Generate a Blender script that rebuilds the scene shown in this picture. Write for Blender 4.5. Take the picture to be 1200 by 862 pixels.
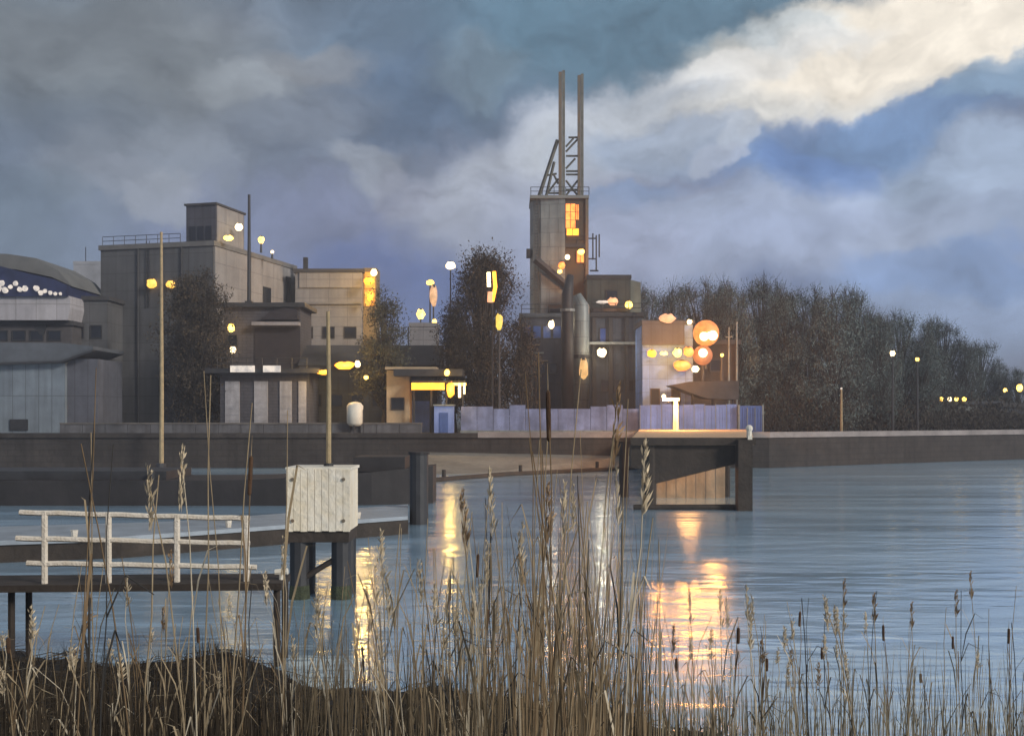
import bpy, math, random
from mathutils import Vector, Matrix
R = math.radians
sc = bpy.context.scene
for o in list(bpy.data.objects): bpy.data.objects.remove(o)
col = sc.collection
F = 1287.0; CH = 5.0; HZ = 490.0          # focal length in photo px, eye height above water, horizon row

# ------------------------------------------------------------------ camera
cam = bpy.data.cameras.new('camera'); co = bpy.data.objects.new('camera', cam); col.objects.link(co)
co.location = (0, 0, CH); co.rotation_euler = (R(90), 0, 0)
cam.sensor_width = 36; cam.lens = 36 * F / 1200; cam.shift_y = (HZ - 431) / 1200
cam.clip_start = 0.1; cam.clip_end = 8000; sc.camera = co
sc.view_settings.view_transform = 'Standard'; sc.view_settings.look = 'None'
sc.view_settings.gamma = 1; sc.view_settings.exposure = 0.56; sc.view_settings.use_curve_mapping = False

def s2l(c):
    return tuple((v / 255 / 12.92) if v / 255 <= .04045 else ((v / 255 + .055) / 1.055) ** 2.4 for v in c)

# ------------------------------------------------------------------ world: dusk sky with banks of cloud
SUN_EL, SUN_AZ = 24, 128                    # degrees; azimuth clockwise from +Y
w = bpy.data.worlds.new('World'); sc.world = w; w.use_nodes = True
nt = w.node_tree; nt.nodes.clear(); N = nt.nodes.new; L = nt.links.new
def wmath(op, a, b=None, c=None):
    n = N('ShaderNodeMath'); n.operation = op
    for i, v in enumerate((a, b, c)):
        if v is None: continue
        if isinstance(v, (int, float)): n.inputs[i].default_value = v
        else: L(v, n.inputs[i])
    return n.outputs[0]
tc = N('ShaderNodeTexCoord'); sp = N('ShaderNodeSeparateXYZ'); L(tc.outputs['Generated'], sp.inputs[0])
hyp = wmath('MAXIMUM', wmath('SQRT', wmath('ADD', wmath('MULTIPLY', sp.outputs[0], sp.outputs[0]), wmath('MULTIPLY', sp.outputs[1], sp.outputs[1]))), .02)
su = wmath('DIVIDE', sp.outputs[0], hyp); sv = wmath('MINIMUM', wmath('DIVIDE', wmath('ABSOLUTE', sp.outputs[2]), hyp), 3.0)
cb = N('ShaderNodeCombineXYZ'); L(su, cb.inputs[0]); L(sv, cb.inputs[1])
def wnoise(scale, detail, rough=.55, vec=None, dist=0.0, sx=1, sy=1):
    m = N('ShaderNodeMapping'); m.inputs['Scale'].default_value = (sx, sy, 1); L(vec or cb.outputs[0], m.inputs[0])
    n = N('ShaderNodeTexNoise'); n.inputs['Scale'].default_value = scale; n.inputs['Detail'].default_value = detail
    n.inputs['Roughness'].default_value = rough; n.inputs['Distortion'].default_value = dist; L(m.outputs[0], n.inputs['Vector']); return n
def warp(vec, noise, amt):
    a = N('ShaderNodeVectorMath'); a.operation = 'SUBTRACT'; L(noise.outputs['Color'], a.inputs[0]); a.inputs[1].default_value = (.5, .5, .5)
    b = N('ShaderNodeVectorMath'); b.operation = 'MULTIPLY_ADD'; L(a.outputs[0], b.inputs[0]); b.inputs[1].default_value = (amt, amt, 0); L(vec, b.inputs[2])
    return b.outputs[0]
wv = warp(cb.outputs[0], wnoise(6, 2), .11)
wv = warp(wv, wnoise(22, 5, .65), .05)
# vertical base gradient
grad = N('ShaderNodeValToRGB'); L(sv, grad.inputs[0]); els = grad.color_ramp.elements
stops = [(0.0, (118, 124, 142)), (.07, (104, 114, 146)), (.16, (110, 118, 142)), (.26, (103, 112, 132)), (.38, (100, 112, 125)), (.8, (112, 120, 132)), (1.0, (120, 126, 134))]
els[0].position = 0; els[0].color = (*s2l(stops[0][1]), 1); els[1].position = 1; els[1].color = (*s2l(stops[-1][1]), 1)
for p_, c_ in stops[1:-1]:
    e = els.new(p_); e.color = (*s2l(c_), 1)
cur = grad.outputs[0]
def blob(px, py, rx, ry, rot, c, fac, soft=.75):
    global cur
    az = math.atan((px - 600) / F); u = math.sin(az); v = (HZ - py) / F * math.cos(az)
    m = N('ShaderNodeMapping'); m.vector_type = 'TEXTURE'
    m.inputs['Location'].default_value = (u, v, 0); m.inputs['Rotation'].default_value = (0, 0, R(rot)); m.inputs['Scale'].default_value = (rx / F, ry / F, 1)
    L(wv, m.inputs[0])
    ln = N('ShaderNodeVectorMath'); ln.operation = 'LENGTH'; L(m.outputs[0], ln.inputs[0])
    mr = N('ShaderNodeMapRange'); mr.interpolation_type = 'SMOOTHSTEP'; L(ln.outputs['Value'], mr.inputs[0])
    mr.inputs[1].default_value = 1.0 + soft * .5; mr.inputs[2].default_value = 1.0 - soft * .5; mr.inputs[3].default_value = 0; mr.inputs[4].default_value = fac
    mx = N('ShaderNodeMix'); mx.data_type = 'RGBA'; L(mr.outputs[0], mx.inputs[0]); L(cur, mx.inputs[6]); mx.inputs[7].default_value = (*s2l(c), 1)
    cur = mx.outputs[2]
blob(60, 120, 330, 190, 0, (92, 104, 118), .7, 1.2)
blob(230, 60, 260, 60, 5, (112, 116, 124), .7, .9)
blob(520, 60, 190, 90, 0, (84, 104, 124), .8, .9)
blob(760, 30, 240, 85, 0, (84, 112, 130), .9, .8)
blob(400, 150, 150, 70, 20, (80, 98, 122), .7, .8)
blob(300, 140, 120, 50, 10, (124, 128, 136), .5, .9)
blob(160, 215, 110, 45, 8, (126, 132, 142), .65, .7)
blob(60, 270, 120, 50, 0, (98, 112, 126), .6, .8)
blob(430, 230, 150, 50, 0, (128, 134, 148), .5, .8)
blob(380, 290, 230, 60, 0, (112, 120, 152), .65, .9)
blob(470, 350, 110, 55, 0, (78, 98, 150), .75, .9)
# the pale bank that climbs to the right
blob(640, 200, 170, 66, 28, (164, 170, 182), .85, .7)
blob(800, 130, 190, 52, 14, (172, 178, 186), .9, .6)
blob(700, 270, 150, 70, 0, (142, 150, 172), .6, .9)
blob(1010, 88, 240, 46, 13, (204, 202, 196), .9, .6)
blob(1120, 20, 250, 62, 6, (226, 217, 202), .98, .6)
blob(960, 180, 135, 44, 4, (98, 124, 164), .85, .55)
blob(1070, 145, 105, 32, 10, (104, 130, 166), .85, .55)
blob(1180, 92, 50, 24, 20, (126, 150, 174), .8, .6)
blob(900, 245, 180, 26, 8, (124, 142, 170), .6, .7)
blob(1150, 200, 160, 40, 12, (150, 166, 188), .75, .8)
blob(1000, 300, 260, 50, 3, (108, 128, 168), .7, .8)
blob(1150, 350, 150, 46, 0, (140, 160, 192), .75, .8)
blob(90, 60, 200, 90, 0, (104, 110, 112), .6, 1.0)
blob(285, 100, 60, 26, 10, (134, 140, 146), .6, .8)
blob(370, 75, 60, 24, 0, (124, 126, 130), .6, .7)
blob(195, 235, 40, 26, 0, (136, 141, 150), .6, .5)
blob(140, 215, 34, 22, 0, (128, 134, 146), .6, .5)
blob(420, 200, 60, 26, -20, (138, 144, 154), .65, .6)
blob(470, 235, 36, 34, 0, (136, 140, 156), .6, .6)
blob(560, 85, 60, 30, 0, (112, 128, 140), .55, .8)
blob(930, 30, 60, 22, 4, (176, 186, 192), .7, .7)
blob(900, 60, 120, 20, 14, (208, 207, 204), .7, .6)
blob(770, 170, 90, 34, 0, (138, 154, 178), .75, .7)
blob(850, 160, 26, 20, 40, (170, 178, 190), .7, .5)
blob(825, 190, 28, 16, 0, (160, 168, 184), .7, .5)
blob(950, 205, 70, 30, -8, (92, 120, 168), .7, .6)
blob(730, 235, 60, 18, 10, (112, 136, 172), .6, .7)
blob(1130, 260, 120, 30, 8, (150, 165, 186), .65, .8)
blob(900, 280, 230, 50, 0, (156, 167, 190), .7, .9)
blob(720, 300, 90, 50, 0, (150, 158, 184), .6, .9)
blob(1090, 310, 110, 26, 3, (116, 142, 184), .7, .6)
# billows and brushy mottling
bn = wnoise(24, 6, .62, wv, .05, 1, 1.5); bn2 = wnoise(8, 5, .6, wv, .05, 1, 1.3)
val = wmath('ADD', wmath('MULTIPLY', wmath('SUBTRACT', bn.outputs['Fac'], .5), .75), wmath('MULTIPLY', wmath('SUBTRACT', bn2.outputs['Fac'], .5), .8))
vo = N('ShaderNodeTexVoronoi'); vo.feature = 'SMOOTH_F1'; vo.inputs['Scale'].default_value = 15; vo.inputs['Smoothness'].default_value = .35; L(warp(wv, wnoise(40, 4, .6), .03), vo.inputs['Vector'])
val = wmath('ADD', val, wmath('MULTIPLY', wmath('SUBTRACT', .42, vo.outputs['Distance']), .42))
hs = N('ShaderNodeVectorMath'); hs.operation = 'SCALE'; L(cur, hs.inputs[0]); L(wmath('ADD', val, 1.03), hs.inputs['Scale'])
bgc = N('ShaderNodeBackground'); L(hs.outputs[0], bgc.inputs[0]); bgc.inputs[1].default_value = 1.0
sky = N('ShaderNodeTexSky'); sky.sky_type = 'NISHITA'; sky.sun_disc = False; sky.sun_elevation = R(SUN_EL); sky.sun_rotation = R(SUN_AZ)
bgs = N('ShaderNodeBackground'); L(sky.outputs[0], bgs.inputs[0]); bgs.inputs[1].default_value = .05
ms = N('ShaderNodeMixShader'); ms.inputs[0].default_value = .94; L(bgs.outputs[0], ms.inputs[1]); L(bgc.outputs[0], ms.inputs[2])
out = N('ShaderNodeOutputWorld'); L(ms.outputs[0], out.inputs[0])

sl = bpy.data.lights.new('sun', 'SUN'); sl.energy = 1.9; sl.angle = R(12); sl.color = (1, .92, .82)
so = bpy.data.objects.new('sun', sl); col.objects.link(so)
d_ = Vector((math.sin(R(SUN_AZ)) * math.cos(R(SUN_EL)), math.cos(R(SUN_AZ)) * math.cos(R(SUN_EL)), math.sin(R(SUN_EL))))
so.rotation_euler = d_.to_track_quat('Z', 'Y').to_euler()

# ------------------------------------------------------------------ materials
MATS = {}
def mat(name, c, rough=.8, var=.3, scale=1.5, bump=.15, metal=0, streak=0, c2=None, island=False, bscale=None, spec=None, joint=None):
    if name in MATS: return MATS[name]
    m = bpy.data.materials.new(name); m.use_nodes = True; t = m.node_tree; bs = t.nodes['Principled BSDF']
    n = t.nodes.new; l = t.links.new
    tcn = n('ShaderNodeTexCoord'); no = n('ShaderNodeTexNoise'); no.inputs['Scale'].default_value = scale; no.inputs['Detail'].default_value = 6; no.inputs['Roughness'].default_value = .62
    l(tcn.outputs['Object'], no.inputs['Vector'])
    rp = n('ShaderNodeValToRGB'); l(no.outputs['Fac'], rp.inputs[0]); rp.color_ramp.elements[0].position = .3; rp.color_ramp.elements[1].position = .7
    a = c2 or tuple(v * (1 - var) for v in c); b = c if c2 else tuple(min(.9, v * (1 + var * .7)) for v in c)
    rp.color_ramp.elements[0].color = (*a, 1); rp.color_ramp.elements[1].color = (*b, 1)
    cout = rp.outputs[0]
    if streak:
        mp = n('ShaderNodeMapping'); mp.inputs['Scale'].default_value = (1.3, 1.3, .1); l(tcn.outputs['Object'], mp.inputs[0])
        n2 = n('ShaderNodeTexNoise'); n2.inputs['Scale'].default_value = 1.2; n2.inputs['Detail'].default_value = 5; l(mp.outputs[0], n2.inputs['Vector'])
        mr = n('ShaderNodeMapRange'); l(n2.outputs['Fac'], mr.inputs[0]); mr.inputs[1].default_value = .42; mr.inputs[2].default_value = .7; mr.inputs[3].default_value = 0; mr.inputs[4].default_value = streak
        mx = n('ShaderNodeMix'); mx.data_type = 'RGBA'; l(mr.outputs[0], mx.inputs[0]); l(cout, mx.inputs[6]); mx.inputs[7].default_value = (c[0] * .35, c[1] * .33, c[2] * .3, 1); cout = mx.outputs[2]
    if joint:
        sx = n('ShaderNodeSeparateXYZ'); l(tcn.outputs['Object'], sx.inputs[0]); ad = n('ShaderNodeMath'); l(sx.outputs[0], ad.inputs[0]); l(sx.outputs[1], ad.inputs[1])
        cx_ = n('ShaderNodeCombineXYZ'); l(ad.outputs[0], cx_.inputs[0]); l(sx.outputs[2], cx_.inputs[1])
        bk_ = n('ShaderNodeTexBrick'); l(cx_.outputs[0], bk_.inputs['Vector']); bk_.inputs['Scale'].default_value = 1; bk_.inputs['Brick Width'].default_value = joint[0]; bk_.inputs['Row Height'].default_value = joint[1]; bk_.inputs['Mortar Size'].default_value = joint[2]
        bk_.inputs['Color1'].default_value = (1, 1, 1, 1); bk_.inputs['Color2'].default_value = (.88, .88, .89, 1); bk_.inputs['Mortar'].default_value = (.62, .61, .6, 1); bk_.offset = joint[3]
        mj = n('ShaderNodeMix'); mj.data_type = 'RGBA'; mj.blend_type = 'MULTIPLY'; mj.inputs[0].default_value = 1; l(cout, mj.inputs[6]); l(bk_.outputs[0], mj.inputs[7]); cout = mj.outputs[2]
    if island:
        g = n('ShaderNodeNewGeometry'); mr = n('ShaderNodeMapRange'); l(g.outputs['Random Per Island'], mr.inputs[0]); mr.inputs[3].default_value = .72; mr.inputs[4].default_value = 1.3
        vm = n('ShaderNodeVectorMath'); vm.operation = 'SCALE'; l(cout, vm.inputs[0]); l(mr.outputs[0], vm.inputs['Scale']); cout = vm.outputs[0]
    l(cout, bs.inputs['Base Color']); bs.inputs['Roughness'].default_value = rough; bs.inputs['Metallic'].default_value = metal
    if spec is not None: bs.inputs['Specular IOR Level'].default_value = spec
    if bump:
        bp = n('ShaderNodeBump'); bp.inputs['Strength'].default_value = bump; bp.inputs['Distance'].default_value = .1
        n3 = n('ShaderNodeTexNoise'); n3.inputs['Scale'].default_value = bscale or scale * 4; n3.inputs['Detail'].default_value = 5; l(tcn.outputs['Object'], n3.inputs['Vector'])
        l(n3.outputs['Fac'], bp.inputs['Height']); l(bp.outputs[0], bs.inputs['Normal'])
    MATS[name] = m; return m
def emit(name, c, s, c2=None):
    if name in MATS: return MATS[name]
    m = bpy.data.materials.new(name); m.use_nodes = True; t = m.node_tree; bs = t.nodes['Principled BSDF']
    bs.inputs['Base Color'].default_value = (.08, .07, .06, 1); bs.inputs['Emission Strength'].default_value = s
    no = t.nodes.new('ShaderNodeTexNoise'); no.inputs['Scale'].default_value = 1.6; tcn = t.nodes.new('ShaderNodeTexCoord'); t.links.new(tcn.outputs['Object'], no.inputs['Vector'])
    rp = t.nodes.new('ShaderNodeValToRGB'); rp.color_ramp.elements[0].position = .35; rp.color_ramp.elements[1].position = .62
    rp.color_ramp.elements[0].color = (*(c2 or tuple(v * .7 for v in c)), 1); rp.color_ramp.elements[1].color = (*c, 1)
    t.links.new(no.outputs['Fac'], rp.inputs[0]); t.links.new(rp.outputs[0], bs.inputs['Emission Color'])
    MATS[name] = m; return m
concrete = mat('grey_render', (.125, .127, .132), .85, .22, .35, .2, streak=.35, joint=(3.4, 2.2, .05, 0))
pale_wall = mat('pale_render', (.25, .25, .265), .8, .2, .4, .15, streak=.3, joint=(2.6, 1.3, .045, 0))
cream = mat('lit_cream_cladding', (.30, .285, .28), .75, .2, .3, .1, streak=.25, joint=(3.2, 2.6, .05, 0))
mauve = mat('mauve_brick', (.085, .08, .092), .9, .3, .6, .3, streak=.3, joint=(.9, .35, .04, .5))
slate = mat('slate_cladding', (.06, .072, .095), .7, .35, .5, .2, streak=.4, joint=(1.2, 2.4, .05, 0))
navy = mat('navy_paint', (.022, .03, .085), .6, .4, .6, .1)
darkm = mat('dark_steel', (.035, .035, .038), .6, .4, .8, .2)
brown = mat('dark_timber', (.045, .034, .026), .85, .4, 1.2, .4, streak=.4)
roofm = mat('roof_felt', (.06, .058, .06), .9, .3, .7, .2)
steelp = mat('pale_steel', (.26, .29, .29), .55, .25, .4, .12, metal=.2, streak=.45, joint=(2.2, 1.9, .05, .5))
olive = mat('olive_cladding', (.065, .075, .068), .8, .3, .4, .2, streak=.4, joint=(1.1, 2.8, .06, 0))
rust = mat('rusty_steel', (.20, .13, .075), .8, .35, .9, .2, c2=(.12, .12, .10))
white = mat('white_paint', (.84, .78, .66), .6, .14, .9, .2, streak=.22)
railp = mat('rail_paint', (.80, .74, .64), .6, .35, 5, .4, c2=(.66, .58, .46))
bluep = mat('blue_panel', (.22, .32, .68), .7, .3, .5, .1, streak=.35)
bluedk = mat('blue_container_paint', (.07, .13, .36), .6, .25, .8, .1, streak=.2)
lilac = mat('lilac_concrete', (.22, .26, .44), .85, .5, .5, .15, streak=.4)
tanw = mat('tan_wall', (.42, .33, .22), .8, .25, .7, .1, streak=.2)
glassd = mat('dark_glass', (.015, .018, .025), .12, .3, .5, 0)
polem = mat('weathered_pole', (.46, .35, .19), .8, .3, 2.5, .3, c2=(.28, .22, .13))
wood_lit = mat('deck_planks', (.56, .40, .25), .85, .3, .8, .3, c2=(.40, .29, .19))
pont = mat('pontoon_deck', (.30, .34, .38), .6, .25, .8, .2)
stone = mat('quay_stone', (.05, .042, .037), .95, .4, .5, .5, streak=.5, joint=(1.6, .6, .04, .5))
copingm = mat('coping_stone', (.16, .145, .13), .9, .3, .5, .3)
amber = emit('amber_glow', (1, .40, .02), 2.6, (1, .27, .01)); yellow = emit('yellow_glow', (1, .66, .13), 3.8, (1, .5, .06))
warmw = emit('warm_white_glow', (1, .80, .46), 3.2, (1, .68, .3)); orange = emit('orange_glow', (1, .26, .04), 2.0, (1, .17, .02))
peach = emit('peach_glow', (1, .44, .22), 1.1); coolw = emit('cool_white_glow', (.85, .92, 1), 8)
dimw = emit('dim_white_glow', (.80, .70, .60), .8, (.45, .42, .40)); stairglow = emit('amber_window_glow', (1, .42, .03), 1.2, (.8, .2, .01))

# ------------------------------------------------------------------ mesh helpers
class MB:
    def __init__(s): s.v = []; s.f = []
    def box(s, a, b):
        (x0, y0, z0), (x1, y1, z1) = a, b; i = len(s.v)
        s.v += [(x0, y0, z0), (x1, y0, z0), (x1, y1, z0), (x0, y1, z0), (x0, y0, z1), (x1, y0, z1), (x1, y1, z1), (x0, y1, z1)]
        s.f += [tuple(i + k for k in q) for q in ((0, 3, 2, 1), (4, 5, 6, 7), (0, 1, 5, 4), (1, 2, 6, 5), (2, 3, 7, 6), (3, 0, 4, 7))]; return s
    def tube(s, pts, rs, n=6, cap=True):
        pts = [Vector(p) for p in pts]
        if not isinstance(rs, (list, tuple)): rs = [rs] * len(pts)
        rings = []
        for k, p in enumerate(pts):
            t = (pts[min(k + 1, len(pts) - 1)] - pts[max(k - 1, 0)]).normalized()
            a = t.cross(Vector((0, 1, 0)) if abs(t.y) < .9 else Vector((1, 0, 0))).normalized(); b = t.cross(a)
            i = len(s.v); rings.append(i)
            for j in range(n):
                an = 2 * math.pi * j / n; q = p + (a * math.cos(an) + b * math.sin(an)) * rs[k]; s.v.append(tuple(q))
        for k in range(len(rings) - 1):
            for j in range(n):
                s.f.append((rings[k] + j, rings[k] + (j + 1) % n, rings[k + 1] + (j + 1) % n, rings[k + 1] + j))
        if cap:
            s.f.append(tuple(rings[0] + j for j in reversed(range(n)))); s.f.append(tuple(rings[-1] + j for j in range(n)))
        return s
    def prism(s, poly, axis, a, b):
        """poly in the plane normal to axis ('y': (x,z); 'x': (y,z); 'z': (x,y))"""
        i = len(s.v); n = len(poly)
        for h in (a, b):
            for p in poly:
                s.v.append({'y': (p[0], h, p[1]), 'x': (h, p[0], p[1]), 'z': (p[0], p[1], h)}[axis])
        s.f.append(tuple(i + k for k in range(n))); s.f.append(tuple(i + n + k for k in reversed(range(n))))
        for k in range(n): s.f.append((i + k, i + n + k, i + n + (k + 1) % n, i + (k + 1) % n))
        return s
    def ball(s, c, r, seg=10, rg=6, sz=1, wob=0, rnd=None):
        i = len(s.v); c = Vector(c)
        for a in range(rg + 1):
            th = math.pi * a / rg
            for b in range(seg):
                ph = 2 * math.pi * b / seg; rr = r * (1 + (rnd.uniform(-wob, wob) if rnd and 0 < a < rg else 0))
                s.v.append((c.x + rr * math.sin(th) * math.cos(ph), c.y + rr * math.sin(th) * math.sin(ph), c.z + rr * sz * math.cos(th)))
        for a in range(rg):
            for b in range(seg):
                s.f.append((i + a * seg + b, i + (a + 1) * seg + b, i + (a + 1) * seg + (b + 1) % seg, i + a * seg + (b + 1) % seg))
        return s
    def blade(s, pts, ws, side):
        i = len(s.v)
        for p, wd in zip(pts, ws):
            p = Vector(p); q = Vector(side) * wd; s.v += [tuple(p - q), tuple(p + q)]
        for k in range(len(pts) - 1): s.f.append((i + 2 * k, i + 2 * k + 1, i + 2 * k + 3, i + 2 * k + 2))
        return s
    def mesh(s, name, m, smooth=False):
        me = bpy.data.meshes.new(name); me.from_pydata(s.v, [], s.f); me.materials.append(m); me.update()
        import bmesh
        bm = bmesh.new(); bm.from_mesh(me); bmesh.ops.recalc_face_normals(bm, faces=bm.faces) if not s.__dict__.get('raw') else None; bm.to_mesh(me); bm.free()
        if smooth:
            for p in me.polygons: p.use_smooth = True
        return me
    def build(s, name, m, parent=None, smooth=False):
        o = bpy.data.objects.new(name, s.mesh(name, m, smooth)); col.objects.link(o)
        if parent: o.parent = parent
        return o
def tag(o, label=None, cat=None, group=None, kind=None):
    if label: o['label'] = label
    if cat: o['category'] = cat
    if group: o['group'] = group
    if kind: o['kind'] = kind
    return o
def thing(name, loc, label, cat, group=None, rz=0):
    o = bpy.data.objects.new(name, None); col.objects.link(o); o.location = loc; o.rotation_euler = (0, 0, rz); o.empty_display_size = .5
    return tag(o, label, cat, group)
def copy_thing(root, loc, rz, label=None, sc_=None):
    r = root.copy(); col.objects.link(r); r.location = loc; r.rotation_euler = (0, 0, rz)
    if label: r['label'] = label
    if sc_: r.scale = sc_
    for ch in root.children:
        c = ch.copy(); col.objects.link(c); c.parent = r
        for g in ch.children:
            q = g.copy(); col.objects.link(q); q.parent = c
    return r
def X(px, d): return (px - 600) / F * d
def Z(py, d): return CH + (HZ - py) / F * d
G = 3.4

# ------------------------------------------------------------------ setting: water, land, quay, near bank
def water_mat():
    m = bpy.data.materials.new('harbour_water'); m.use_nodes = True; t = m.node_tree; bs = t.nodes['Principled BSDF']; n = t.nodes.new; l = t.links.new
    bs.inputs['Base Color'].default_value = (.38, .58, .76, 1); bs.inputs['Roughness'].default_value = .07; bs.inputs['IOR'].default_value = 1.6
    bs.inputs['Specular IOR Level'].default_value = .8
    tcn = n('ShaderNodeTexCoord')
    def nz(sx, sy, s, det, rot=0):
        mp = n('ShaderNodeMapping'); mp.inputs['Scale'].default_value = (sx, sy, 1); mp.inputs['Rotation'].default_value = (0, 0, rot); l(tcn.outputs['Object'], mp.inputs[0])
        q = n('ShaderNodeTexNoise'); q.inputs['Scale'].default_value = s; q.inputs['Detail'].default_value = det; q.inputs['Roughness'].default_value = .5; l(mp.outputs[0], q.inputs['Vector']); return q.outputs['Fac']
    b1 = n('ShaderNodeBump'); b1.inputs['Distance'].default_value = .055; b1.inputs['Strength'].default_value = 1.0; l(nz(.45, 1.1, .9, 2, .1), b1.inputs['Height'])
    b2 = n('ShaderNodeBump'); b2.inputs['Distance'].default_value = .003; b2.inputs['Strength'].default_value = 1.0; l(nz(.8, 1.3, 5, 3, -.2), b2.inputs['Height']); l(b1.outputs[0], b2.inputs['Normal'])
    l(b2.outputs[0], bs.inputs['Normal'])
    gl = n('ShaderNodeBsdfGlossy'); gl.inputs['Color'].default_value = (.82, .93, 1, 1); l(b2.outputs[0], gl.inputs['Normal'])
    mxs = n('ShaderNodeMixShader'); mxs.inputs[0].default_value = .46; l(bs.outputs[0], mxs.inputs[1]); l(gl.outputs[0], mxs.inputs[2]); l(mxs.outputs[0], t.nodes['Material Output'].inputs['Surface'])
    mr = n('ShaderNodeMapRange'); l(nz(.05, .35, 1, 3), mr.inputs[0]); mr.inputs[1].default_value = .35; mr.inputs[2].default_value = .65; mr.inputs[3].default_value = .12; mr.inputs[4].default_value = .24; l(mr.outputs[0], bs.inputs['Roughness']); l(mr.outputs[0], gl.inputs['Roughness'])
    return m
wm = MB(); wm.v = [(-1500, -60, 0), (1500, -60, 0), (1500, 420, 0), (-1500, 420, 0)]; wm.f = [(0, 1, 2, 3)]
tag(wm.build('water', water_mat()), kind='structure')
bed = MB(); bed.v = [(-1500, -60, -3), (1500, -60, -3), (1500, 420, -3), (-1500, 420, -3)]; bed.f = [(0, 1, 2, 3)]
tag(bed.build('harbour_bed', stone), kind='structure')

QL = [(-1500, 111), (26, 111), (66, 137), (140, 175), (400, 260), (1500, 400)]
grass_far = mat('far_ground', (.07, .068, .055), .95, .35, .15, .3)
lm = MB(); lm.prism([(x, y + .6) for x, y in QL] + [(1500, 1200), (-1500, 1200)], 'z', G - .6, G)
tag(lm.build('ground', grass_far), kind='structure')
qw = MB(); qw.prism([(x, y) for x, y in QL] + [(x, y + 1.2) for x, y in reversed(QL)], 'z', -2.9, G - .35)
tag(qw.build('quay_wall', stone), kind='structure')
xa = X(560, 111)
cp = MB(); cp.prism([(-1500, 110.75), (xa, 110.75), (xa, 112.1), (-1500, 112.1)], 'z', G - .35, G + .12)
tag(cp.build('quay_coping', stone), kind='structure')
QR = [(xa + .01, 111)] + QL[1:]
cp = MB(); cp.prism([(x, y - .25) for x, y in QR] + [(x, y + 1.1) for x, y in reversed(QR)], 'z', G - .35, G + .22)
tag(cp.build('quay_coping', mat('pale_coping', (.27, .24, .23), .9, .3, .5, .3)), kind='structure')
# sloping apron at the foot of the quay between pontoon and jetty
ap = MB()
pts = [(X(500, 96), 96, -.3), (X(742, 108), 108, -.3), (X(742, 111), 110.98, 1.2), (X(500, 111), 110.98, 1.6)]
ap.v = pts + [(x, y, -2.5) for x, y, z in pts]; ap.f = [(0, 1, 2, 3), (0, 4, 5, 1), (1, 5, 6, 2), (2, 6, 7, 3), (3, 7, 4, 0), (4, 7, 6, 5)]
tag(ap.build('slipway', mat('slipway_concrete', (.21, .205, .18), .85, .3, .3, .2, streak=.3)), kind='structure')

def interp(tab, x):
    if x <= tab[0][0]: return tab[0][1]
    for (a, va), (b, vb) in zip(tab, tab[1:]):
        if x <= b: return va + (vb - va) * (x - a) / (b - a)
    return tab[-1][1]
SH = [(-60, 46), (-20, 34), (-14, 29.5), (-11.5, 24.4), (-9.6, 22.6), (-8, 22.5), (-6.6, 23.2), (-5.2, 22.6), (-4, 21.0), (-2, 20.2), (0, 19.8), (1.6, 19.2), (2.6, 17.6), (4, 16.2), (7, 15.2), (60, 12)]
def ground(x, y):
    s = interp(SH, x) - y + .35 * math.sin(x * 1.7 + .5 * y) + .2 * math.sin(x * 4.1 + 1)
    if s < 0: return max(-2.8, .16 * s)
    z = .07 * s + .006 * s * s
    z += .05 * math.sin(x * 2.3) * math.sin(y * 1.9) * min(1, s / 3)
    return z if z < 2.6 else 2.6 + .75 * (1 - math.exp(-(z - 2.6) / .75))
bk = MB(); xs = [-300, -150, -80] + [-60 + i * .5 for i in range(0, 241)] + [80, 150, 300]; ys = [-400, -100, -30, -10] + [-5 + i * .5 for i in range(0, 112)]
for y in ys:
    for x in xs: bk.v.append((x, y, ground(x, y)))
nx = len(xs)
for j in range(len(ys) - 1):
    for i in range(nx - 1): bk.f.append((j * nx + i, j * nx + i + 1, (j + 1) * nx + i + 1, (j + 1) * nx + i))
tag(bk.build('bank', mat('mud_bank', (.03, .025, .021), .9, .5, .7, .8, c2=(.018, .016, .015), bscale=5), smooth=True), kind='structure')
# low far ridge
rnd = random.Random(4)
hl = MB(); prof = [(-1500, G - .3)] + [(-1500 + i * 60, G + 9 + 7 * math.sin(i * .7) + rnd.uniform(0, 5)) for i in range(51)] + [(1500, G - .3)]
hl.prism(prof, 'y', 900, 1100)
tag(hl.build('hills', mat('far_hill', (.09, .10, .12), .95, .2, .02, 0)), kind='structure')

# ------------------------------------------------------------------ buildings
def window(parent, x, y, z, wd, h, axis='y', glass=glassd, frame=darkm, name='window'):
    """frame ring proud of the wall with a pane; axis y: on a front facing -y, axis x: on a side facing +x"""
    t = .12; m = MB(); p = MB()
    if axis == 'y':
        for a, b in (((x - wd / 2 - t, z - t), (x + wd / 2 + t, z)), ((x - wd / 2 - t, z + h), (x + wd / 2 + t, z + h + t)), ((x - wd / 2 - t, z), (x - wd / 2, z + h)), ((x + wd / 2, z), (x + wd / 2 + t, z + h))):
            m.box((a[0], y - .1, a[1]), (b[0], y + .02, b[1]))
        p.box((x - wd / 2, y - .04, z), (x + wd / 2, y + .02, z + h))
    else:
        for a, b in (((x - wd / 2 - t, z - t), (x + wd / 2 + t, z)), ((x - wd / 2 - t, z + h), (x + wd / 2 + t, z + h + t)), ((x - wd / 2 - t, z), (x - wd / 2, z + h)), ((x + wd / 2, z), (x + wd / 2 + t, z + h))):
            m.box((y - .02, a[0], a[1]), (y + .1, b[0], b[1]))
        p.box((y - .02, x - wd / 2, z), (y + .04, x + wd / 2, z + h))
    o = m.build(name, frame, parent); p.build('pane', glass, o); return o
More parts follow.
